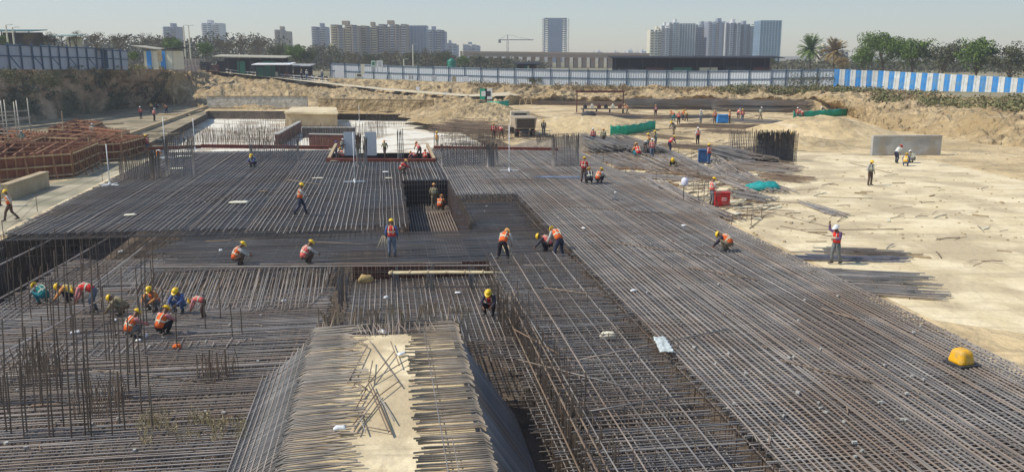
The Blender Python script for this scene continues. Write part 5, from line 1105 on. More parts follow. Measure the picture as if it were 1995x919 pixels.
PEOPLE = [
 (586, 419, T_, 'walk', -80, 'o', 'pale', 'navy', 'y', 'man in orange vest walking across the far mat holding a small tool ahead of him'),
 (764, 501, ZB+.03, 'stand', 0, 'r', 'blue', 'jeans', 'y', 'standing man with blue sleeves and jeans holding sticks, in the middle of the band'),
 (468, 516, ZB+.03, 'squat', -70, 'o', 'pale', 'brown', 'y', 'squatting man in bright orange vest at the left end of the band edge'),
 (601, 513, ZB+.03, 'squat', -60, 'p', 'pale', 'brown', 'y', 'squatting man in pinkish vest at the middle of the band edge'),
 (981, 512, ZB+.03, 'bendhi', -20, 'o', 'pale', 'black', 'o', 'man in orange vest and black trousers bending over pale planks'),
 (1062, 489, ZB+.03, 'reach', 80, 'p', 'dark', 'black', 'y', 'crouching man half hidden behind the bending man on the band'),
 (1087, 506, ZB+.03, 'bendhi', 35, 'o', 'pale', 'navy', 'y', 'man in navy trousers bending forward next to a crouching man'),
 (1137, 356, T_, 'hands', -20, 'rr', 'red', 'brown', 'y', 'standing man in dark red vest of the three at the mat edge'),
 (1148, 357, T_, 'squat', 10, 'd', 'dark', 'black', 'y', 'squatting man in dark clothes between a standing man and one in orange'),
 (1168, 357, T_, 'squat', -50, 'o', 'pale', 'black', 'y', 'squatting man in bright orange vest of the three at the mat edge'),
 (493, 326, T_, 'squat', 160, 'd', 'blue', 'navy', 'y', 'squatting man in dark blue clothes beside the wide bar cage on the far mat'),
 (787, 338, T_, 'squat', -90, 'rr', 'red', 'brown', 'o', 'squatting man in dark red just below the front beam of the tray'),
 (1412, 488, T_, 'reach', 60, 'o', 'dark', 'khaki', 'y', 'crouching man in orange at the outer edge of the right mat'),
 (82, 590, L_, 'reach', 70, 't', 'grey', 'teal', 'y', 'squatting man in teal at the far left of the lower pit group'),
 (132, 589, L_, 'reach', 110, 'y', 'orange', 'black', 'y', 'squatting man in yellow-orange shirt next to the man bent double'),
 (178, 608, L_, 'bend', 95, 'r', 'pink', 'jeans', 'y', 'man in red-orange vest bent double with grey trousers in the lower pit'),
 (234, 613, L_, 'reach', 100, 'n', 'khaki', 'khaki', 'y', 'squatting man in drab khaki in the middle of the lower pit group'),
 (298, 606, L_, 'squat', 165, 'o', 'orange', 'grey', 'y', 'squatting man facing the camera in orange and grey trousers in the lower pit'),
 (349, 609, L_, 'squat', 170, 'n', 'blue', 'blue', 'y', 'squatting man in blue clothes in the lower pit group'),
 (393, 619, L_, 'bend', 90, 'p', 'pink', 'brown', 'y', 'man in pink-red shirt stooping at the right end of the lower pit group', .72),
 (263, 658, L_, 'squat', -40, 'o', 'pink', 'grey', 'y', 'squatting man seen from behind in orange vest and pink sleeves, left of the front pair'),
 (321, 651, L_, 'squat', -25, 'o', 'pink', 'black', 'y', 'squatting man seen from behind in orange vest, right of the front pair'),
 (953, 614, .05, 'squat', 170, 'rr', 'dark', 'black', 'y', 'squatting man facing the camera alone behind the foreground ridge'),
 (859, 410, -.55, 'squat', -15, 'o', 'orange', 'brown', 'o', 'man in orange vest squatting down inside the square opening'),
 (846, 407, -.72, 'stand', 0, 'k', 'khaki', 'khaki', 'o', 'man in khaki standing deeper inside the square opening'),
 (655, 309, PF+.02, 'stand', -60, 'r', 'blue', 'navy', 'b', 'man with blue helmet and orange-red vest at the left side of the tray'),
 (667, 303, PF+.02, 'hands', -60, 'd', 'grey', 'grey', 'w', 'man in grey with white helmet beside the left grey panel'),
 (665, 310, PF+.9, 'squat', 40, 'p', 'pink', 'brown', 'y', 'squatting man in pink-orange vest at the left end of the tray beam'),
 (697, 306, PF+.02, 'hands', 60, 'g', 'grey', 'grey', 'w', 'man in light grey clothes between the two grey panels'),
 (750, 306, PF+.02, 'walk', 170, 'k', 'khaki', 'brown', 'o', 'man in olive shirt striding in the middle of the tray'),
 (806, 312, PF+.7, 'reach', 60, 'rr', 'pink', 'black', 'y', 'crouching man in dark red, left of three in the right tray corner'),
 (817, 308, PF+.7, 'lean', 40, 'p', 'orange', 'brown', 'o', 'leaning man in pale orange, middle of three in the right tray corner'),
 (829, 313, PF+.7, 'squat', 10, 'r', 'pink', 'brown', 'o', 'squatting man in red-orange, right of three in the right tray corner'),
 (851, 288, PF+.4, 'stand', -80, 'y', 'orange', 'khaki', 'y', 'man in yellow-orange behind the right red beam corner'),
 (22, 430, G+.02, 'walk', 110, 'o', 'pale', 'brown', 'y', 'man in orange vest walking on the slab at the left edge'),
 (-3, 402, G+.02, 'stand', 0, 'o', 'pale', 'brown', 'y', 'man cut off by the left edge, only his orange sleeve in view'),
 (289, 299, G+.02, 'walk', 100, 'r', 'pink', 'jeans', 'y', 'man in orange-red vest walking beside the formwork boxes'),
 (46, 290, G+.02, 'hands', 60, 't', 'teal', 'grey', 'w', 'man with white helmet and teal shirt behind the scaffold'),
 (38, 334, G+.02, 'squat', 60, 'k', 'khaki', 'khaki', 'o', 'squatting man in khaki half hidden by the nearest formwork box'),
 (182, 273, G+.02, 'stand', 20, 'w', 'white', 'khaki', 'w', 'man in white behind the low timber frame'),
 (275, 232, G+.02, 'stand', 60, 'rr', 'red', 'navy', 'w', 'man in dark red standing leftmost by the shaded bank'),
 (301, 236, G+.02, 'hands', -40, 'p', 'pink', 'black', 'w', 'man in pink-red standing nearest by the shaded bank'),
 (296, 220, G+.02, 'lean', 40, 'y', 'orange', 'brown', 'o', 'man in yellow-orange behind the pink-red one by the shaded bank'),
 (325, 221, G+.02, 'lean', 100, 'o', 'orange', 'navy', 'o', 'man in orange leaning left by the shaded bank'),
 (306, 212, G+.02, 'squat', 100, 'd', 'dark', 'black', 'y', 'man in dark clothes crouching farthest by the shaded bank'),
 (1155, 284, G+.02, 'stand', 10, 'r', 'pink', 'teal', 'w', 'man in red vest and teal trousers standing left of the green net barrier'),
 (1175, 285, G+.02, 'stand', -10, 'k', 'khaki', 'brown', 'o', 'man in khaki standing near the red-vested one left of the net barrier'),
 (1241, 307, G+.02, 'squat', 20, 'r', 'orange', 'teal', 'o', 'orange-red vested man at the left of the dense group in the middle right', 1.25),
 (1257, 301, G+.02, 'lean', -60, 'd', 'khaki', 'brown', 'o', 'man in dark brown second in the dense group in the middle right'),
 (1263, 296, G+.02, 'stand', 70, 'y', 'orange', 'khaki', 'y', 'man in yellow at the back of the dense group in the middle right'),
 (1270, 309, G+.02, 'stand', 10, 'p', 'pink', 'jeans', 'w', 'man in pink vest standing nearest in the dense group'),
 (1277, 289, G+.02, 'hands', 60, 'g', 'khaki', 'grey', 'y', 'man in drab green at the right of the dense group'),
 (1305, 297, G+.02, 'lean', -60, 'r', 'purple', 'navy', 'y', 'man in pink-red vest leaning right with a tool on the bar pile'),
 (1359, 282, G+.02, 'stand', 20, 'r', 'white', 'black', 'w', 'man in red vest alone on the sand below the blue tank'),
 (1313, 262, G+.02, 'lean', 120, 'g', 'dark', 'khaki', 'y', 'man in dark green walking alone on the sand right of the net barrier'),
 (1277, 228, G+.02, 'stand', 10, 'p', 'purple', 'black', 'o', 'man in mauve shirt facing away before the dark bar stack'),
 (1222, 222, G+.02, 'lean', 80, 'o', 'orange', 'khaki', 'o', 'man in orange at the right end of the cluttered bench'),
 (1312, 236, G+.02, 'lean', 60, 'o', 'orange', 'teal', 'o', 'man in orange at the left of the rear four workers'),
 (1322, 243, G+.02, 'hands', 10, 'r', 'pink', 'black', 'y', 'man in red vest nearest of the rear four workers'),
 (1330, 234, G+.02, 'lean', -60, 'o', 'orange', 'navy', 'o', 'man in pale orange third of the rear four workers'),
 (1337, 236, G+.02, 'lean', 60, 'y', 'orange', 'brown', 'y', 'man in yellow-orange at the right of the rear four workers'),
 (1365, 240, G+.02, 'stand', 40, 'w', 'pale', 'jeans', 'w', 'man in white with jeans left of the blue tank'),
 (1392, 241, G+.02, 'stand', 0, 'rr', 'orange', 'brown', 'o', 'man in dark red and orange touching the left side of the blue tank'),
 (1421, 241, G+.02, 'stand', 60, 'o', 'orange', 'brown', 'o', 'man in orange right of the blue tank'),
 (1438, 233, G+.02, 'lean', -40, 'p', 'pale', 'brown', 'w', 'man in pale pink beside the red-striped one'),
 (1446, 238, G+.02, 'stand', 10, 'r', 'red', 'jeans', 'y', 'man in bright red vest with yellow helmet before the right bar stack'),
 (1481, 233, G+.02, 'walk', -80, 'g', 'grey', 'khaki', 'w', 'man in grey walking alone before the right bar stack'),
 (1310, 327, G+.02, 'reach', 170, 'k', 'khaki', 'black', 'y', 'crouching man with yellow helmet among the diagonal bars'),
 (1381, 321, G+.02, 'stand', 50, 'r', 'pink', 'blue', 'y', 'man in red-orange vest standing at the blue cabinet'),
 (1386, 401, G+.02, 'hands', -70, 'p', 'pale', 'grey', 'y', 'man in pink-orange vest standing at the red box'),
 (1542, 294, G+.02, 'stand', 60, 'r', 'red', 'brown', 'y', 'man in red at the right side of the dark dense cage'),
 (1553, 234, G+.02, 'stand', 0, 'p', 'red', 'grey', 'w', 'left one of the two men in red by the green sheeting'),
 (1563, 235, G+.02, 'lean', 30, 'rr', 'red', 'brown', 'w', 'right one of the two men in red by the green sheeting'),
 (1606, 228, G+.02, 'lean', 80, 'd', 'dark', 'navy', 'w', 'man in dark clothes on the brown heap behind the green sheeting'),
 (1694, 361, G+.02, 'stand', 200, 'g', 'pale', 'brown', 'y', 'man with yellow helmet and grey vest alone on the bare right ground'),
 (1746, 318, G+.02, 'lean', -60, 'w', 'pale', 'navy', 'r', 'man with red helmet in front of the smooth grey wall'),
 (1764, 323, G+.02, 'squat', -30, 'y', 'blue', 'blue', 'y', 'crouching man in yellow and blue right of the red-helmeted one'),
 (1775, 317, G+.02, 'squat', 30, 'g', 'grey', 'grey', 'w', 'crouching man in grey behind the one in yellow and blue'),
 (1627, 514, G+.02, 'lift', 120, 'r', 'purple', 'grey', 'w', 'man in orange-red vest lifting a long thin bar on the bare right ground'),
 (962, 272, G+.02, 'stand', 0, 'rr', 'red', 'brown', 'o', 'left one of two men in dark red by the jumbled bars'),
 (977, 271, G+.02, 'lean', 20, 'rr', 'red', 'brown', 'w', 'right one of two men in dark red by the jumbled bars'),
 (1059, 264, G+.02, 'stand', 0, 'd', 'dark', 'grey', 'y', 'man in dark clothes right of the tipper truck'),
 (598, 154.5, 5.4, 'stand', 40, 'w', 'white', 'blue', 'w', 'man in white by the parked motorbikes'),
 (628, 156, 5.3, 'stand', 40, 'd', 'blue', 'blue', 'w', 'man in blue near the blank white panel'),
 (588, 154, 5.5, 'stand', 0, 'd', 'purple', 'black', 'y', 'man in dark clothes among the parked motorbikes'),
]
for t in PEOPLE: person(*t)
# things held by people
def held(label, p, q, r=.016, m=None, name='wooden_stick', cat='stick'):
    loose(name, [p, q], r, m or M_bamboo, label, cat, None, 5)
c = P(764, 501, ZB); 
for k in range(4): held('one of the pale sticks in the hand of the standing man with blue sleeves', c+Vector((-.30-.05*k, .02*k+.05, 1.05)), c+Vector((-.46-.1*k+.28, .05, .42))+Vector((-.08*k, 0, 0)), .016)
for o in [o for o in COL.objects if o.name.startswith('wooden_stick')]: o['group'] = 'sticks held by the standing man'
c = P(990, 512, ZB)
for k in range(3): tag_ = held('pale plank end held by the bending man in black trousers', c+Vector((-.25+.12*k, .15, .8)), c+Vector((.12+.16*k, -.35, .03)), .03, M_bamboo, 'pale_plank', 'plank')
for o in [o for o in COL.objects if o.name.startswith('pale_plank')]: o['group'] = 'planks held by the bending man'
c = P(1627, 514, G); held('long thin bar lifted by the man in the orange-red vest on the right', c+Vector((-.30, .05, 1.72)), c+Vector((-3.3, 1.5, 2.3)), .014, M_rust, 'lifted_bar', 'steel bar')
c = P(586, 419, T_); held('small tool in the hand of the man walking across the far mat', c+Vector((.42, 0, 1.05)), c+Vector((.47, 0, 1.55)), .012, M_pipe, 'hand_tool', 'tool')
c = P(1412, 488, G+.02)

# ============================================================ UPPER GROUND OBJECTS
def fence(pts, n_, h, label, msheet, name='sheet_fence', brace=True, stripes=None, tilt=0, post_m=None):
    """pts world points; n_ panels"""
    L = [0]; 
    for p, q in zip(pts[:-1], pts[1:]): L.append(L[-1]+(q-p).length)
    def at(s):
        s = max(0, min(s, L[-1]-1e-4))
        for i in range(len(L)-1):
            if s <= L[i+1]: return pts[i].lerp(pts[i+1], (s-L[i])/(L[i+1]-L[i]))
    root = empty(name, pts[0], label=label, cat='fence')
    for i in range(n_):
        p, q = at(L[-1]*i/n_), at(L[-1]*(i+1)/n_); d = (q-p); w = d.length; dn = d.normalized(); nr = Vector((dn.y, -dn.x, 0)).normalized()
        if nr.y > 0: nr = -nr
        a = MB(); k = int(w/.5)*2; hh = h*rr(.985, 1.015); vs = []
        if stripes:
            k = 6
            for j in range(k):
                a0, b0 = p+d*(j/k), p+d*((j+1)/k); off = nr*(.05 if j % 2 else 0); lean = nr*tilt
                a._add([a0+off, b0+off, b0+off+Vector((0, 0, hh))+lean, a0+off+Vector((0, 0, hh))+lean], [(0, 1, 2, 3)], mi=(j//3) % 2)
            a.build('sheet_panel', stripes, recalc=False)
            o = COL.objects[-1]
        else:
            for j in range(k+1):
                o_ = nr*(.06 if j % 2 else 0); b0 = p+d*(j/k)+o_; vs += [b0+Vector((0, 0, -.2)), b0+Vector((0, 0, hh))]
            a._add(vs, [(2*j, 2*j+2, 2*j+3, 2*j+1) for j in range(k)]); a.build('sheet_panel', msheet, recalc=False); o = COL.objects[-1]
        o.data.transform(Matrix.Translation(-root.location)); o.parent = root
        if post_m is not False:
            b = MB(); f = p+nr*.2
            b.beam(f+Vector((0, 0, -.2)), f+Vector((rr(-.05, .05), 0, h+.25)), .2, .14)
            if brace and i % 2 == 0: b.beam(f+Vector((0, 0, h*.55)), f+nr*1.3+dn*.5+Vector((0, 0, -.1)), .12, .12)
            o2 = b.build('post', post_m or M_bluep); o2.data.transform(Matrix.Translation(-root.location)); o2.parent = root
            b = MB()
            for z in (.5, .96): b.beam(p+nr*.13+Vector((0, 0, h*z)), q+nr*.13+Vector((0, 0, h*z)), .1, .16)
            o2 = b.build('rail', post_m or M_bluep); o2.data.transform(Matrix.Translation(-root.location)); o2.parent = root
    return root
fence([Wd(646, 152, 213), Wd(800, 159, 203), Wd(1000, 166, 191), Wd(1200, 170, 183), Wd(1400, 172, 177), Wd(1500, 172, 172)], 25, 3.45, 'long pale grey corrugated fence with blue posts behind the far bank', M_sheet)
fence([Wd(1500, 169, 174), Wd(1622, 168, 170)], 4, 3.2, 'short duller grey fence section just left of the blue and white fence', M_sheet)
fence([Wd(1623, 172, 163), Wd(1715, 176, 160), Wd(1800, 181, 155), Wd(1900, 187, 150), Wd(2080, 200, 142)], 20, 3.4, 'blue and white striped sheet fence at the top right of the site', M_sheet, stripes=[mat('faded_azure', (.03, .24, .60), .7, col2=(.07, .32, .68), scale=1.2, c3=(.12, .30, .52), s3=.9), mat('faded_white', (.55, .54, .48), .7, col2=(.80, .80, .76), scale=1.2, c3=(.66, .64, .58), s3=.7)], tilt=-.4, post_m=False)
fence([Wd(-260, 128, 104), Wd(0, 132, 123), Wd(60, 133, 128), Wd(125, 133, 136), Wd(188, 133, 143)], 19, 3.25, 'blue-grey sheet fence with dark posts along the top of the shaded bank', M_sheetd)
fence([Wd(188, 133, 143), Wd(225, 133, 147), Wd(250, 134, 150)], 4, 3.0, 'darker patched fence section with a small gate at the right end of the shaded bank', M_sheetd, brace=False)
root = empty('site_gate', Wd(207, 134, 144), label='dark narrow gate with a small canopy in the shaded fence', cat='gate'); a = MB()
for x in (-1.2, -.4, .3): a.box((x, -.2, 1.5), (.4, .1, 3.0))
a.build('gate_leaf', M_bluep, root); a = MB(); a.box((-.2, -.4, 3.2), (4.2, 1.5, .12)); a.build('canopy', M_dark, root)
# striped cabin
def bx(root, name, c, d, m, bev=0, rz=0):
    a = MB(); a.box(c, d, rz); return a.build(name, m, root, bevel=bev)
root = empty('site_cabin', Wd(311, 136, 165), rz=-.12, label='cream cabin with two bright blue stripes at the left corner of the site', cat='cabin')
bx(root, 'wall', (0, 2, 1.7), (5.7, 4, 3.4), M_cream)
for k in range(4): bx(root, 'blue_panel' if k in (0, 2) else 'ribbed_panel', (-1.75+k*1.35-.1, -.06, 1.75), (.95, .06, 3.3), M_azure if k in (0, 2) else M_cream)
a = MB()
for k in range(24): a.box((-2.8+k*.24, -.04, 1.7), (.05, .06, 3.3))
a.build('rib', M_cream, root)
a = MB(); a.beam((-4.7, 1.5, 4.35), (.2, 1.5, 3.7), 5.0, .14); a.build('roof', M_roof, root)
a = MB(); a.beam((1, 1.5, 3.7), (4.2, 1.5, 4.0), 4.5, .14); a.build('rear_roof', M_dark, root)
# brick stacks
def bricks(px, py, d, nx, nz, w, h, label, m=M_brick, name='brick_stack', cat='brick stack'):
    root = empty(name, Wd(px, py, d), label=label, cat=cat); a = MB()
    for j in range(nz): a.box((rr(-.03, .03), 0, (j+.5)*h/nz), (w*rr(.985, 1.0), 1.4, h/nz*.82))
    a.build('courses', m, root); b = MB()
    for i in range(nx): b.box((-w/2+(i+.5)*w/nx, -.72, h/2), (.03, .04, h))
    b.build('joint', M_dark, root)
bricks(371, 136, 185, 6, 9, 4.0, 2.2, 'pale pink brick stack right of the striped cabin')
bricks(365, 139.5, 182, 6, 5, 4.5, 1.2, 'low rough brick stack in front of the taller one')
bricks(402, 137, 186, 3, 4, 1.8, 1.7, 'dark grey block stack right of the pink bricks', M_dark)
bricks(352, 128, 190, 3, 4, 2.2, 1.8, 'dark stack behind the pink bricks', M_dark)
bricks(415, 141, 190, 4, 4, 2.4, 1.5, 'dark red plank stack left of the long shed', M_redp, 'plank_stack', 'plank stack')
# sheds
def shed(px0, px1, py, d, h, label, roof_m, wall_m, bays=5, panels=(), over=.8, back=5, drop=0):
    A, B = Wd(px0, py, d), Wd(px1, py, d); w = (B-A).length; root = empty('work_shed', A.lerp(B, .5), label=label, cat='shed')
    bx(root, 'rear_wall', (0, back, h/2), (w, .12, h), wall_m)
    for i in range(bays+1): bx(root, 'post', (-w/2+i*w/bays, 0, h/2), (.16, .16, h), M_dark)
    a = MB(); a.hexa([(-w/2-over, -over, h+drop), (w/2+over, -over, h), (w/2+over, back+.4, h+.4), (-w/2-over, back+.4, h+.4+drop), (-w/2-over, -over, h+.15+drop), (w/2+over, -over, h+.15), (w/2+over, back+.4, h+.55), (-w/2-over, back+.4, h+.55+drop)]); a.build('roof', roof_m, root)
    for (a0, a1, m) in panels: bx(root, 'side_panel', (-w/2+(a0+a1)/2*w, .1, h*.42), ((a1-a0)*w, .06, h*.84), m)
    for k in range(6): bx(root, 'store_crate', (-w/2+w*(k+.5)/6+rr(-.3, .3), 2+rr(-.5, .5), .5), (w/9, 1, rr(.7, 1.4)), (M_dark, M_redp, M_dgreen, M_cream)[k % 4])
    return root
shed(425, 552, 149, 200, 4.0, 'long open shed with pale roof and dark green panels', M_roof, M_black, 6, ((.0, .12, M_black), (.30, .42, M_dgreen), (.5, .56, M_dark), (.7, .88, M_dgreen)), drop=.3)
shed(500, 560, 150.5, 196, 2.6, 'lower dark lean-to in front of the long open shed', M_white, M_dark, 4, ((.0, .6, mat('o_shade_green', (.02, .10, .07), .7)),))
shed(562, 600, 152, 205, 2.6, 'small grey shelter over the motorbikes', mat('o_roof_grey', (.35, .36, .33), .7), M_dark, 3)
shed(1199, 1515, 140, 215, 3.2, 'very long black roofed shed behind the grey fence', M_black, M_black, 12, over=1.2, back=7)
shed(1008, 1045, 136, 212, 1.2, 'small black roof behind the grey fence left of the long black shed', M_black, M_dark, 2, over=.9)
shed(-20, 60, 100, 170, 3.6, 'teal roofed shed behind the shaded fence', mat('o_teal_roof', (.06, .14, .14), .7), M_dark, 3)
shed(108, 138, 104, 175, 3.2, 'pale green hut behind the shaded fence', mat('o_hut_green', (.30, .38, .34), .7), M_cream, 2)
# white railing
root = empty('guard_rail', Wd(500, 155, 198), label='white pipe guard rail along the ramp edge in front of the long shed', cat='railing')
rp_ = [Wd(410, 141, 205), Wd(450, 147, 202), Wd(500, 152.5, 199), Wd(560, 157, 196), Wd(600, 160, 194), Wd(640, 165, 191)]
for p, q in zip(rp_[:-1], rp_[1:]):
    for k in range(3):
        c = p.lerp(q, k/3); a = MB(); a.bar([c, c+Vector((0, 0, 1.25))], .05, 6); on(root, a, 'post', M_white)
    a = MB()
    for z in (.65, 1.2): a.bar([p+Vector((0, 0, z)), q+Vector((0, 0, z))], .045, 6)
    on(root, a, 'rail', M_white)
# motorbikes
def bike():
    root = empty('motorbike', (0, 0, 0)); 
    for y in (-.65, .65):
        a = MB(); vs = []; n_ = 16
        for r_, xx in ((.22, -.05), (.3, -.05), (.31, 0), (.3, .05), (.22, .05)):
            for k in range(n_): t = 2*math.pi*k/n_; vs.append((xx, y+r_*math.cos(t), .31+r_*math.sin(t)))
        a._add(vs, [(i*n_+k, i*n_+(k+1) % n_, (i+1)*n_+(k+1) % n_, (i+1)*n_+k) for i in range(4) for k in range(n_)]); a.build('wheel', M_black, root, smooth=True)
    a = MB(); a.hexa([(-.12, -.6, .62), (.12, -.6, .62), (.12, .3, .55), (-.12, .3, .55), (-.14, -.75, .8), (.14, -.75, .8), (.12, .35, .95), (-.12, .35, .95)]); a.build('body', M_dark, root, bevel=.03)
    a = MB(); a.box((0, -.3, .86), (.26, .75, .1)); a.build('seat', M_black, root); a = MB(); a.bar([(0, .65, .31), (0, .42, 1.05)], .035, 6); a.bar([(-.34, .38, 1.05), (.34, .38, 1.05)], .02, 6); a.build('handlebar', M_pipe, root)
    a = MB(); a.lathe((0, .55, .85), [(.06, 0), (.09, .08), (.05, .15)], 8); a.build('headlight', M_white, root); return root
b0 = bike(); BL = ['leftmost of the parked motorbikes beyond the railing', 'second parked motorbike beyond the railing', 'third parked motorbike beyond the railing', 'middle one of the parked motorbikes', 'parked motorbike near the man in white', 'parked motorbike left of the blank white panel', 'last motorbike beside the blank white panel']
for k in range(7):
    o = b0 if k == 0 else copy_tree(b0); o.location = Wd(562+k*12, 154.5+k*.4, 202); o.rotation_euler = (0, 0, .9+rr(-.2, .2)); o['label'] = BL[k]; o['category'] = 'motorbike'; o['group'] = 'parked motorbikes'
    if k % 3 == 1:
        for c in o.children:
            if c.name.startswith('body'): c.material_slots[0].link = 'OBJECT'; c.material_slots[0].material = (M_blue, M_redp)[k % 2]
# water tank
root = empty('water_tank', Wd(880, 132, 214), label='green plastic water tank on a frame behind the fence', cat='water tank'); a = MB(); a.lathe((0, 0, 0), [(.9, 0), (.98, .1), (.98, .5), (.94, .55), (.98, .6), (.98, 1.1), (.94, 1.15), (.98, 1.2), (.95, 1.7), (.4, 2.0), (.35, 2.15)], 20); a.build('tank', mat('o_tank_green', (.03, .22, .15), .5), root, smooth=True)
a = MB()
for x in (-.9, .9):
    for y in (-.9, .9): a.box((x, y, -1.4), (.14, .14, 3.0))
a.box((0, 0, -.1), (2.2, 2.2, .14)); a.build('stand_frame', M_bluep, root)
a = MB(); a.bar([(-1.05, 0, -3), (-1.05, 0, 2.6)], .07, 6); a.build('pipe', M_dgreen, root)
# posts
for (x, y, d, h, lab) in ((805, 127, 230, 5.2, 'pale street pole behind the fence left of the water tank'), (787, 128, 230, 1.6, 'short pale pole beside the street pole'), (362, 118, 190, 7.2, 'left one of the twin pale columns behind the brick stack'), (372, 118, 190, 7.2, 'right one of the twin pale columns behind the brick stack'), (16, 90, 150, 3.4, 'left pale post behind the shaded fence'), (28, 90, 150, 3.0, 'right pale post behind the shaded fence'), (902, 118, 300, 5.5, 'thin distant pole right of the water tank')):
    A = Wd(x, y, d); root = empty('pole', A, label=lab, cat='pole'); a = MB(); a.lathe((0, 0, -2), [(.16, 0), (.12, h+2)], 8); a.build('shaft', M_cream, root); a = MB(); a.beam((0, 0, h), (.9, 0, h+.1), .12, .08); a.box((.9, 0, h+.08), (.5, .2, .1)); a.build('arm', M_cream, root)

# ============================================================ CITY BEHIND
def tower(px0, px1, ptop, d, label, wm, gm=M_glass, floors=24, bays=5, depth=18, style='apt', pbase=116, rz=0, name='apartment_tower', accent=None):
    A, B = Wd(px0, pbase, d), Wd(px1, pbase, d); w = (B-A).length; top = Wd(px0, ptop, d).z; z0 = min(A.z, B.z)-8; h = top-z0
    root = empty(name, Vector(((A.x+B.x)/2, d, z0)), rz=rz, label=label, cat='tower' if name != 'flyover' else 'bridge')
    if style == 'glass':
        bx(root, 'curtain_wall', (0, depth/2, h/2), (w, depth, h), gm); a = MB()
        for k in range(floors): a.box((0, depth/2, (k+.5)*h/floors), (w+.5, depth+.5, h/floors*.16))
        a.build('floor_band', wm, root); a = MB()
        for k in range(bays+1): a.box((-w/2+k*w/bays, -.3, h/2), (.5, .5, h))
        a.build('mullion', wm, root)
    elif style == 'frame':
        bx(root, 'core_wall', (0, depth/2, h/2), (w*.62, depth*.8, h), gm); a = MB()
        for k in range(floors): a.box((0, depth/2, (k+1)*h/floors), (w, depth, .5))
        a.build('floor_slab', wm, root); a = MB()
        for i in range(5):
            for y in (0, depth): a.box((-w/2+.4+i*(w-.8)/4, y, h/2), (.6, .6, h))
        a.build('column', wm, root); a = MB()
        for x in (-w/2-1.2, w/2+1.2): 
            for k in range(0, floors): a.box((x, 1, (k+.5)*h/floors), (1.6, 1.8, .25))
            a.box((x, 0, h/2), (.25, .25, h))
        a.build('scaffold', M_pipe, root)
        a = MB(); a.box((0, -.2, h*.5), (w*.60, .4, h*.98)); a.build('glazing', gm, root)
        a = MB()
        for k in range(floors): a.box((0, -.5, (k+.35)*h/floors), (w*.6, .3, .5))
        a.build('sill_band', wm, root)
    else:
        seg = max(2, bays); a = MB()
        for i in range(seg):
            off = 0 if i % 2 else 2.2; a.box((-w/2+(i+.5)*w/seg, depth/2+off/2, h/2-(rr(0, 2) if i % 2 else 0)), (w/seg*.98, depth-off, h))
        a.build('wall', wm, root); g_ = MB(); b_ = MB()
        for i in range(seg):
            off = 0 if i % 2 else 2.2; x = -w/2+(i+.5)*w/seg
            for k in range(floors):
                z = (k+.5)*h/floors
                g_.box((x, off-.06, z), (w/seg*.62, .3, h/floors*.5))
                if i % 2 == 0: b_.box((x, 1.0, z-h/floors*.3), (w/seg*.8, 2.2, h/floors*.28))
        gg = g_.build('window', gm, root); gg['kind'] = 'stuff'; bb = b_.build('balcony', accent or wm, root); bb['kind'] = 'stuff'
        a = MB(); a.box((rr(-.25, .25)*w, depth/2, h+1.2), (w*.22, depth*.4, 2.4))
        a.build('roof_house', wm, root)
    return root
tb = mat('o_tower_beige', (.38, .31, .21), .8, var=.15); tw = mat('o_tower_white', (.62, .62, .60), .7, var=.08); tg = mat('o_tower_grey', (.30, .32, .36), .7, var=.1); ty = mat('o_tower_yellow', (.72, .62, .34), .7, var=.08)
gteal = mat('o_glass_teal', (.10, .20, .22), .25, var=.3, scale=.15); gnavy = mat('o_glass_navy', (.06, .09, .14), .3, var=.3, scale=.15); gblue = mat('o_glass_blue', (.20, .28, .38), .3, var=.2, scale=.1)
tower(320, 345, 52, 620, 'grey tower behind the bare trees at the far left', tg, bays=3, floors=18)
tower(395, 430, 45, 700, 'pale grey tower behind the bare trees left of the long shed', tw, bays=3)
tower(536, 560, 58, 640, 'hazy beige tower above the trees behind the motorbikes', tb, bays=2)
tower(608, 634, 52, 600, 'blue-grey tower with white balconies left of the beige row', tg, gnavy, bays=3, accent=tw, floors=20)
tower(645, 700, 48, 560, 'beige tower with yellow-white balconies at the left of the row', tb, gnavy, bays=4, accent=ty, floors=20)
tower(703, 735, 50, 570, 'narrow beige tower second in the row', tb, gnavy, bays=3, accent=ty, floors=20)
tower(738, 792, 47, 575, 'wide beige tower in the middle of the row', tb, gnavy, bays=5, accent=tw, floors=20)
tower(794, 832, 50, 600, 'blue-grey glass tower at the right of the beige row', tg, gblue, style='glass', floors=16, bays=6, depth=14)
tower(834, 868, 58, 640, 'dark grey tower with balconies ending the row', tg, gnavy, bays=4, accent=tw, floors=18)
tower(870, 892, 84, 800, 'low hazy grey block right of the tower row', tg, bays=2, floors=9)
tower(902, 935, 87, 900, 'low hazy block with roof tanks before the crane', tg, bays=4, floors=7)
tower(630, 656, 96, 380, 'small pale yellow house in front of the towers', ty, gnavy, bays=3, floors=4, name='low_house', depth=10)
tower(1060, 1104, 36, 700, 'unfinished blue glass tower with open floors on both sides', tg, gblue, style='frame', floors=24)
tower(1266, 1288, 58, 640, 'cream tower with plain bands at the left of the glass cluster', M_cream, gnavy, style='apt', bays=3, floors=16)
tower(1287, 1302, 50, 640, 'slim blue and white tower second in the glass cluster', tw, gnavy, bays=2, floors=24)
tower(1302, 1322, 44, 650, 'bright white and teal tower in the glass cluster', tw, gteal, bays=3, floors=24)
tower(1322, 1352, 46, 660, 'teal glass tower with white fins in the glass cluster', tw, gteal, style='glass', floors=24, bays=6)
tower(1352, 1378, 48, 670, 'grey tower left of the middle of the glass cluster', tg, gnavy, bays=4, floors=24, accent=tw)
tower(1378, 1412, 42, 655, 'broad blue-grey tower right of the middle of the glass cluster', tg, gblue, bays=5, floors=26, accent=tw)
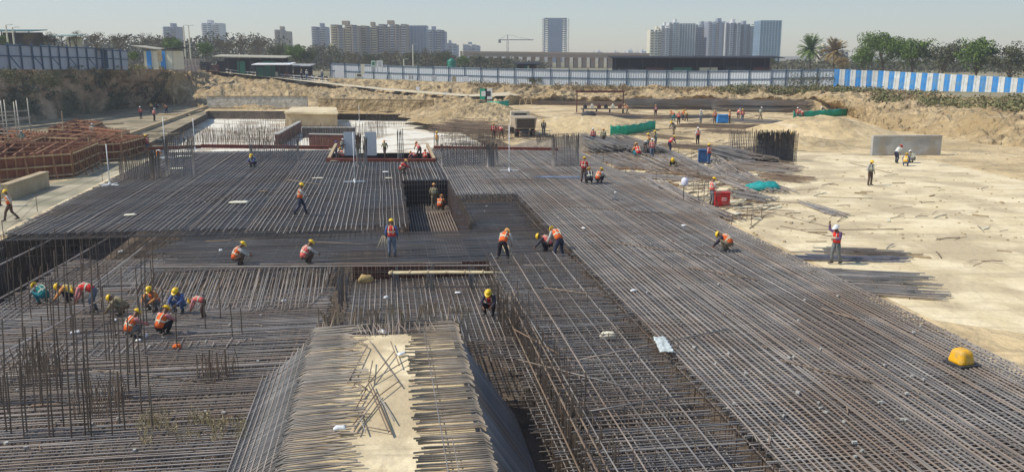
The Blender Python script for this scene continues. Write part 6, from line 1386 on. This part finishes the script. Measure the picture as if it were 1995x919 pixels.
tower(1412, 1440, 44, 650, 'white banded grey tower in the right of the glass cluster', tw, gnavy, bays=4, floors=26, accent=tg)
tower(1440, 1466, 47, 655, 'grey-blue tower ending the glass cluster', tg, gteal, bays=4, floors=26)
tower(1478, 1518, 40, 600, 'lone blue-green glass tower with vertical fins', mat('o_fin_teal', (.30, .42, .45), .5), gblue, style='glass', floors=20, bays=7, depth=16)
FLB = ['hazy far tower block on the skyline, {}'.format(x) for x in ('first right of the unfinished tower', 'second right of the unfinished tower', 'with a stepped top', 'pale and narrow', 'wide and low', 'near the cluster, taller', 'near the cluster, shorter', 'right next to the cream tower')]
for k, (x, w, t) in enumerate(((1152, 9, 102), (1164, 10, 100), (1180, 8, 104), (1196, 10, 101), (1211, 12, 103), (1224, 9, 98), (1237, 9, 102), (1250, 10, 99))): tower(x, x+w, t, 1500, FLB[k], tw, gblue, bays=2, floors=10, pbase=112, depth=20)
tower(1597, 1620, 92, 600, 'pale cream house block behind the two palms', M_cream, gnavy, bays=3, floors=7, depth=12)
tower(1640, 1652, 99, 620, 'small pale block right of the orange palm', tw, gnavy, bays=2, floors=5, depth=12)
# tower crane
A = Wd(989, 112, 900); root = empty('tower_crane', A, label='thin tower crane on the skyline left of the unfinished tower', cat='crane'); a = MB(); H = Wd(989, 78, 900).z-A.z
for x in (-.8, .8): a.beam((x, 0, -5), (x, 0, H), .35, .35)
for k in range(14): a.beam((-.8, 0, k*H/14), (.8, 0, (k+1)*H/14), .25, .25)
a.build('mast', M_dark, root); a = MB(); a.beam((-9, 0, H), (26, 0, H), .5, .8); a.beam((0, 0, H+5), (24, 0, H), .2, .2); a.beam((0, 0, H+5), (-9, 0, H), .2, .2); a.beam((0, 0, H), (0, 0, H+5), .6, .6); a.build('jib', M_dark, root); bx(root, 'counterweight', (-8, 0, H-1.5), (2.5, 1.5, 3), M_dark)
# long brown viaduct
A, B = Wd(898, 112, 420), Wd(1262, 116, 420); root = empty('viaduct', A.lerp(B, .5), label='long pale brown viaduct on closely set piers across the middle skyline', cat='bridge'); w = B.x-A.x; vm = mat('o_viaduct', (.36, .27, .19), .85, var=.15)
a = MB(); a.beam((-w/2, 0, A.z-(A.z+B.z)/2+1.2), (w/2, 0, B.z-(A.z+B.z)/2+1.2), 10, 1.5); a.build('deck', vm, root); a = MB(); a.beam((-w/2, -5, A.z-(A.z+B.z)/2+2.4), (w/2, -5, B.z-(A.z+B.z)/2+2.4), .3, .9); a.build('parapet', vm, root)
for k in range(22): bx(root, 'pier', (-w/2+(k+.5)*w/22, 0, -3.2), (2.0, 6, 8), vm)

# ============================================================ TREES AND SCRUB
def leafcloud(mb, c, rx, ry, rz_, n_, s, r=random):
    for k in range(n_):
        while True:
            x, y, z = r.uniform(-1, 1), r.uniform(-1, 1), r.uniform(-1, 1); q = x*x+y*y+z*z
            if q < 1 and (q > .25 or r.random() < .35): break
        p = Vector((c[0]+x*rx, c[1]+y*ry, c[2]+z*rz_)); d = Vector((r.uniform(-1, 1), r.uniform(-1, 1), r.uniform(-.6, 1))).normalized(); e = d.cross(Vector((r.uniform(-1, 1), r.uniform(-1, 1), r.uniform(-1, 1)))).normalized(); ss = s*r.uniform(.5, 1.2)
        mb._add([p-d*ss*.6, p+e*ss*.35, p+d*ss*.6, p-e*ss*.35], [(0, 1, 2, 3)], r.random())
def tree_proto(kind, h, w, leaf_m, dens, ls, seed):
    r = random.Random(seed); root = empty(kind, (0, 0, 0)); a = MB(); br = []
    th = h*.32; a.bar([(0, 0, -1), (.1*h*.1, 0, th*.5), (0, 0, th)], .035*h, 7, r1=.022*h)
    for k in range(9):
        t = 2*math.pi*k/9+r.uniform(-.3, .3); l = r.uniform(.45, .95); e = Vector((math.cos(t)*w*.4*l, math.sin(t)*w*.4*l, h*r.uniform(.42 if leaf_m is not M_leafb else .55, .93))); m_ = Vector((e.x*.4, e.y*.4, th+(e.z-th)*.45)); a.bar([(0, 0, th*r.uniform(.6, 1)), m_, e], .014*h, 5, r1=.004*h); br.append(e)
        for j in range(3): q = m_.lerp(e, r.uniform(.3, .9)); e2 = q+Vector((r.uniform(-1, 1)*w*.18, r.uniform(-1, 1)*w*.18, h*r.uniform(.03, .16))); a.bar([q, e2], .006*h, 4, r1=.002*h); br.append(e2)
    a.build('trunk', M_bark, root, recalc=False); a = MB()
    for e in br:
        cs = w*r.uniform(.09, .19); leafcloud(a, e, cs, cs, cs*.75, int(dens*1.7*r.uniform(.5, 1.3)), ls, r)
    leafcloud(a, (0, 0, h*.58), w*.42, w*.42, h*.36, int(dens*11), ls, r)
    a.build('crown', leaf_m, root, recalc=False); return root
PT = {'g': tree_proto('leafy_tree', 9, 9, M_leafg, 60, .42, 1), 'd': tree_proto('leafy_tree', 9, 10, M_leafd, 55, .42, 2), 'b': tree_proto('bare_tree', 10, 9, M_leafb, 26, .30, 3), 'b2': tree_proto('bare_tree', 11, 7, M_leafb, 20, .28, 4), 'o': tree_proto('leafy_tree', 8, 8, M_leafo, 50, .4, 5), 'big': tree_proto('leafy_tree', 12, 14, M_leafg, 150, .40, 6)}
used = set()
def tree(k, px, base, top, d, label, group='trees behind the site fence'):
    src = PT[k]; o = src if k not in used else copy_tree(src); used.add(k)
    A = Wd(px, base, d); H = Wd(px, top, d).z-A.z; h0 = {'g': 9, 'd': 9, 'b': 10, 'b2': 11, 'o': 8, 'big': 12}[k]; s = H/h0
    o.location = A; o.scale = (s*rr(.9, 1.15),)*2+(s,); o.rotation_euler = (0, 0, rr(0, 6)); tag(o, label, 'tree', group)
TR = [('g', 8, 100, 68, 160, 'green tree behind the teal roofed shed'), ('b', 60, 100, 62, 165, 'bare tree right of the teal roofed shed'), ('d', 95, 100, 66, 175, 'olive tree beside the pale green hut'), ('b2', 150, 105, 58, 180, 'tall bare tree right of the pale green hut'), ('b', 190, 110, 60, 185, 'bare tree behind the dark narrow gate'), ('b', 235, 115, 62, 190, 'bare grey tree at the right end of the shaded fence'), ('g', 262, 126, 100, 175, 'small green tree left of the striped cabin'), ('b2', 285, 118, 62, 220, 'bare tree behind the roof of the striped cabin'), ('g', 340, 118, 72, 230, 'leafy tree left of the twin pale columns'), ('b', 318, 118, 66, 240, 'brown tree behind the striped cabin'), ('g', 402, 120, 82, 225, 'bright green tree right of the twin pale columns'), ('b', 440, 122, 74, 250, 'bare tree behind the left of the long shed'), ('b2', 470, 122, 64, 260, 'pale bare tree behind the middle of the long shed'), ('b', 505, 122, 70, 255, 'brown bare tree behind the right of the long shed'), ('d', 540, 128, 88, 240, 'olive tree at the right end of the long shed'), ('g', 578, 134, 86, 235, 'dark green tree behind the motorbike shelter'), ('d', 600, 134, 98, 235, 'low olive tree beside the dark green one'), ('d', 640, 130, 108, 300, 'olive tree under the small yellow house'), ('b', 690, 134, 96, 290, 'brown tree in front of the first beige tower'), ('d', 720, 134, 104, 280, 'dull tree in front of the second beige tower'), ('b', 760, 136, 94, 290, 'brown tree in front of the wide beige tower'), ('d', 800, 138, 102, 280, 'olive tree beside the street pole'), ('b2', 832, 136, 92, 300, 'twiggy tree in front of the blue-grey tower'), ('d', 862, 138, 100, 270, 'olive tree left of the water tank'), ('g', 902, 138, 108, 270, 'green tree right of the water tank'), ('d', 935, 140, 108, 290, 'olive tree before the left end of the viaduct'), ('b', 968, 142, 110, 290, 'brown tree before the viaduct'), ('d', 1325, 128, 112, 300, 'low green tree below the white and teal tower'), ('g', 1290, 126, 113, 290, 'low green tree below the cream tower'), ('d', 1385, 126, 114, 300, 'low olive tree below the broad tower'), ('g', 1450, 128, 113, 290, 'low green tree at the right of the glass cluster'), ('d', 1500, 134, 112, 260, 'olive tree below the lone blue-green tower'), ('o', 1640, 140, 110, 230, 'orange-brown bush tree below the orange palm'), ('big', 1718, 148, 62, 200, 'large leafy green tree above the blue and white fence'), ('g', 1680, 146, 92, 205, 'smaller green tree left of the large leafy one'), ('g', 1775, 150, 74, 195, 'green tree right of the large leafy one'), ('d', 1835, 158, 84, 190, 'olive tree above the right part of the striped fence'), ('g', 1900, 165, 72, 185, 'green tree at the upper right corner'), ('d', 1965, 170, 88, 180, 'rightmost olive tree above the striped fence')]
for t in TR: tree(*t)
def palm(px, base, top, d, leaf_m, label, seed):
    r = random.Random(seed); A = Wd(px, base, d); H = Wd(px, top, d).z-A.z; root = empty('palm_tree', A, label=label, cat='palm', group='palms on the right skyline'); a = MB(); th = H*.55
    a.bar([(0, 0, -1), (.1, 0, th*.5), (0, 0, th)], .28, 8, r1=.22); a.build('trunk', M_bark, root); a = MB()
    for k in range(130):
        t = r.uniform(0, 6.28); el = r.uniform(-.6, 1.4); L = H*r.uniform(.42, .6); pts = []; dr = Vector((math.cos(t)*math.cos(el), math.sin(t)*math.cos(el), math.sin(el))); p = Vector((0, 0, th))
        for j in range(6): pts.append(p.copy()); p = p+dr*(L/5); dr = (dr+Vector((0, 0, -.17))).normalized()
        for j in range(1, 6):
            q = pts[j]; d_ = (pts[j]-pts[j-1]).normalized(); sd_ = d_.cross(Vector((0, 0, 1))).normalized()
            for sg in (-1, 1):
                for m_ in range(3):
                    q2 = pts[j-1].lerp(pts[j], m_/3); tip = q2+sd_*sg*.6+d_*.35-Vector((0, 0, .22)); a._add([q2-d_*.09, q2+d_*.12, tip], [(0, 1, 2)])
    a.build('crown', leaf_m, root, recalc=False)
palm(1577, 131, 70, 240, M_leafg, 'dark green date palm on the right skyline', 1)
palm(1623, 133, 76, 236, M_leafo, 'orange-brown date palm on the right skyline', 2)
# far wood line
mb = MB(); rw = random.Random(5)
for k in range(1500):
    x = rw.uniform(-60, 1060) if k % 3 else rw.uniform(1260, 2050); d = rw.uniform(300, 400); 
    if 1100 < x < 1262 and rw.random() < .8: continue
    hgt = (13 if x < 560 else 10 if x < 660 else 7 if x < 880 else 5.2 if x < 1010 else 4.2)*(1+.3*NZ.noise(Vector((x*.03, d*.01, 0))))
    A = Wd(x, 122, d); A.z = 4.0; leafcloud(mb, (A.x, A.y, 4+hgt*.45), 3.4, 3, hgt*.54, 70 if x < 900 else 40, .85, rw)
o = mb.build('far_wood', mat('far_leaf', (.055, .065, .03), .9, col2=(.16, .14, .08), spec=.1, scale=.06, detail=3), recalc=False); tag(o, 'hazy line of distant trees along the horizon behind the site', 'trees', kind='stuff')
# scrub on the left bank and on the far bank
def scrub(name, rows_, n_, s, m, label, dens=16, tmin=0, tmax=1, seed=3, cl=.9):
    r = random.Random(seed); mb = MB()
    for k in range(n_):
        i = r.uniform(0, len(rows_[0])-1.001); a_ = int(i); t = i-a_; j = r.uniform(tmin, tmax)*(len(rows_)-1-1e-3); b_ = int(j); w = j-b_
        if NZ.noise(Vector((i*2.3, j*1.7, seed))) < -.1: continue
        p = Vector(rows_[b_][a_]).lerp(Vector(rows_[b_][a_+1]), t).lerp(Vector(rows_[b_+1][a_]).lerp(Vector(rows_[b_+1][a_+1]), t), w); q = r.uniform(.5, 1.3)*cl
        leafcloud(mb, p+Vector((0, 0, .35*q)), q, q, q*.6, dens, s, r)
    o = mb.build(name, m, recalc=False); tag(o, label, 'scrub', kind='stuff')
scrub('bank_scrub', [[toe(*a) for a in LT], mid, LC], 520, .5, mat('scrub_dull', (.09, .095, .05), .9, col2=(.30, .29, .18), scale=.3), 'dull green scrub covering the shaded left bank', 26, .3, 1, 3, 1.0)
scrub('dry_grass', [[Vector(a) for a in LC], [a+Vector((0, 1.5, .1)) for a in LC]], 200, .3, mat('dry_grass', (.20, .17, .07), .9, col2=(.36, .32, .15), scale=.5), 'dry grass tufts along the crest of the left bank', 16, 0, 1, 9, .7)
rr2 = [[Wd(*a) for a in FR2], [Wd(*a) for a in FC]]
scrub('far_bank_scrub', [r_[11:] for r_ in rr2], 900, .4, mat('scrub_green', (.09, .10, .035), .9, col2=(.27, .25, .11), scale=.2), 'green and straw coloured scrub on the right part of the far bank', 20, .1, 1, 4, .9)
scrub('far_bank_grass', [r_[7:] for r_ in rr2], 1300, .3, mat('grass_straw', (.20, .145, .07), .9, col2=(.34, .25, .13), scale=.4), 'straw coloured grass under the grey fence', 14, .45, 1, 6, .8)
scrub('left_crest_grass', [r_[0:4] for r_ in rr2], 130, .28, mat('grass_straw', (.24, .19, .09)), 'dry grass on the crest below the striped cabin and sheds', 14, 0, 1, 7, .8)
bushes = ((1545, 176, 158, 3.4, 'dark round bush on the far bank below the grey fence'), (1590, 170, 160, 3.0, 'olive bush on the far bank left of the striped fence'), (1450, 188, 166, 2.6, 'dark green bush on the bank above the right bar stack'), (1500, 186, 164, 2.2, 'small bush on the bank beside the dark green one'), (1041, 163, 188, 1.5, 'small green shrub at the foot of the grey fence'), (90, 170, 116, 2.2, 'grey-green bush in the middle of the shaded bank'), (30, 165, 112, 2.4, 'grey-green bush at the left edge of the shaded bank'), (215, 152, 147, 2.0, 'yellowish bush below the dark gate'))
for i, (x, y, d, s, lab) in enumerate(bushes):
    A = Wd(x, y, d); root = empty('bush', A, label=lab, cat='bush', group='bushes on the banks'); a = MB(); r = random.Random(i)
    for k in range(7): a.bar([(0, 0, -.3), (r.uniform(-1, 1)*s*.6, r.uniform(-1, 1)*s*.6, s*.6)], .04, 4)
    a.build('stem', M_bark, root); a = MB()
    for k in range(9): leafcloud(a, (r.uniform(-1, 1)*s*.8, r.uniform(-1, 1)*s*.6, s*r.uniform(.25, .65)), s*.4, s*.4, s*.33, 90, .2, r)
    a.build('foliage', M_leafd if i not in (7,) else M_leafo, root, recalc=False)
mb = MB(); rw = random.Random(12)      # weeds in the bottom foreground
for k in range(42):
    p = P(rw.uniform(275, 480), rw.uniform(815, 870), ZL); 
    for j in range(9): q = p+Vector((rw.uniform(-.15, .15), rw.uniform(-.15, .15), .1)); t_ = q+Vector((rw.uniform(-.15, .15), rw.uniform(-.1, .1), rw.uniform(.15, .42))); mb._add([q-Vector((.012, 0, 0)), q+Vector((.012, 0, 0)), t_], [(0, 1, 2)], rw.random())
    leafcloud(mb, p+Vector((0, 0, .3)), .2, .2, .15, 8, .06, rw)
tag(mb.build('dry_weeds', mat('weed', (.26, .20, .10), .9, col2=(.44, .36, .20), scale=3), recalc=False), 'dry straw weeds growing through the bars at the bottom', 'weeds', kind='stuff')

# stones and clods on the sand, tyre tracks come from the material
mb = MB(); rw = random.Random(31)
for k in range(800):
    x, y = rw.uniform(850, 1990), rw.uniform(205, 470); p = P(x, y, G)
    u, v = toUV(p)
    if u < UE+.5 and v < VN+1: continue
    s = rw.uniform(.03, .10); mb.lathe(p, [(s*.7, -.02), (s, s*.3), (s*.5, s*.7)], 5)
o = mb.build('clods', M_rub, recalc=False); tag(o, 'scattered clods and stones on the open sand', 'stones', kind='stuff')

# ============================================================ HAZE
hz = MB(); X0, X1, Y0, Y1, Z0, Z1 = -1500, 1500, -395, 1800, -5, 120
hz._add([(X0, Y0, Z0), (X1, Y0, Z0), (X1, Y1, Z0), (X0, Y1, Z0), (X0, Y0, Z1), (X1, Y0, Z1), (X1, Y1, Z1), (X0, Y1, Z1)], [(3, 2, 1, 0), (4, 5, 6, 7), (0, 1, 5, 4), (1, 2, 6, 5), (2, 3, 7, 6), (3, 0, 4, 7)])
hm = bpy.data.materials.new('haze_air'); hm.use_nodes = True; n_ = hm.node_tree.nodes; n_.remove(n_['Principled BSDF']); pv = n_.new('ShaderNodeVolumePrincipled'); pv.inputs['Color'].default_value = (.86, .88, .92, 1); pv.inputs['Density'].default_value = .00055; pv.inputs['Anisotropy'].default_value = .2
hm.node_tree.links.new(pv.outputs[0], n_['Material Output'].inputs['Volume'])
if HAZE:
    o = hz.build('haze', hm); tag(o, kind='stuff')
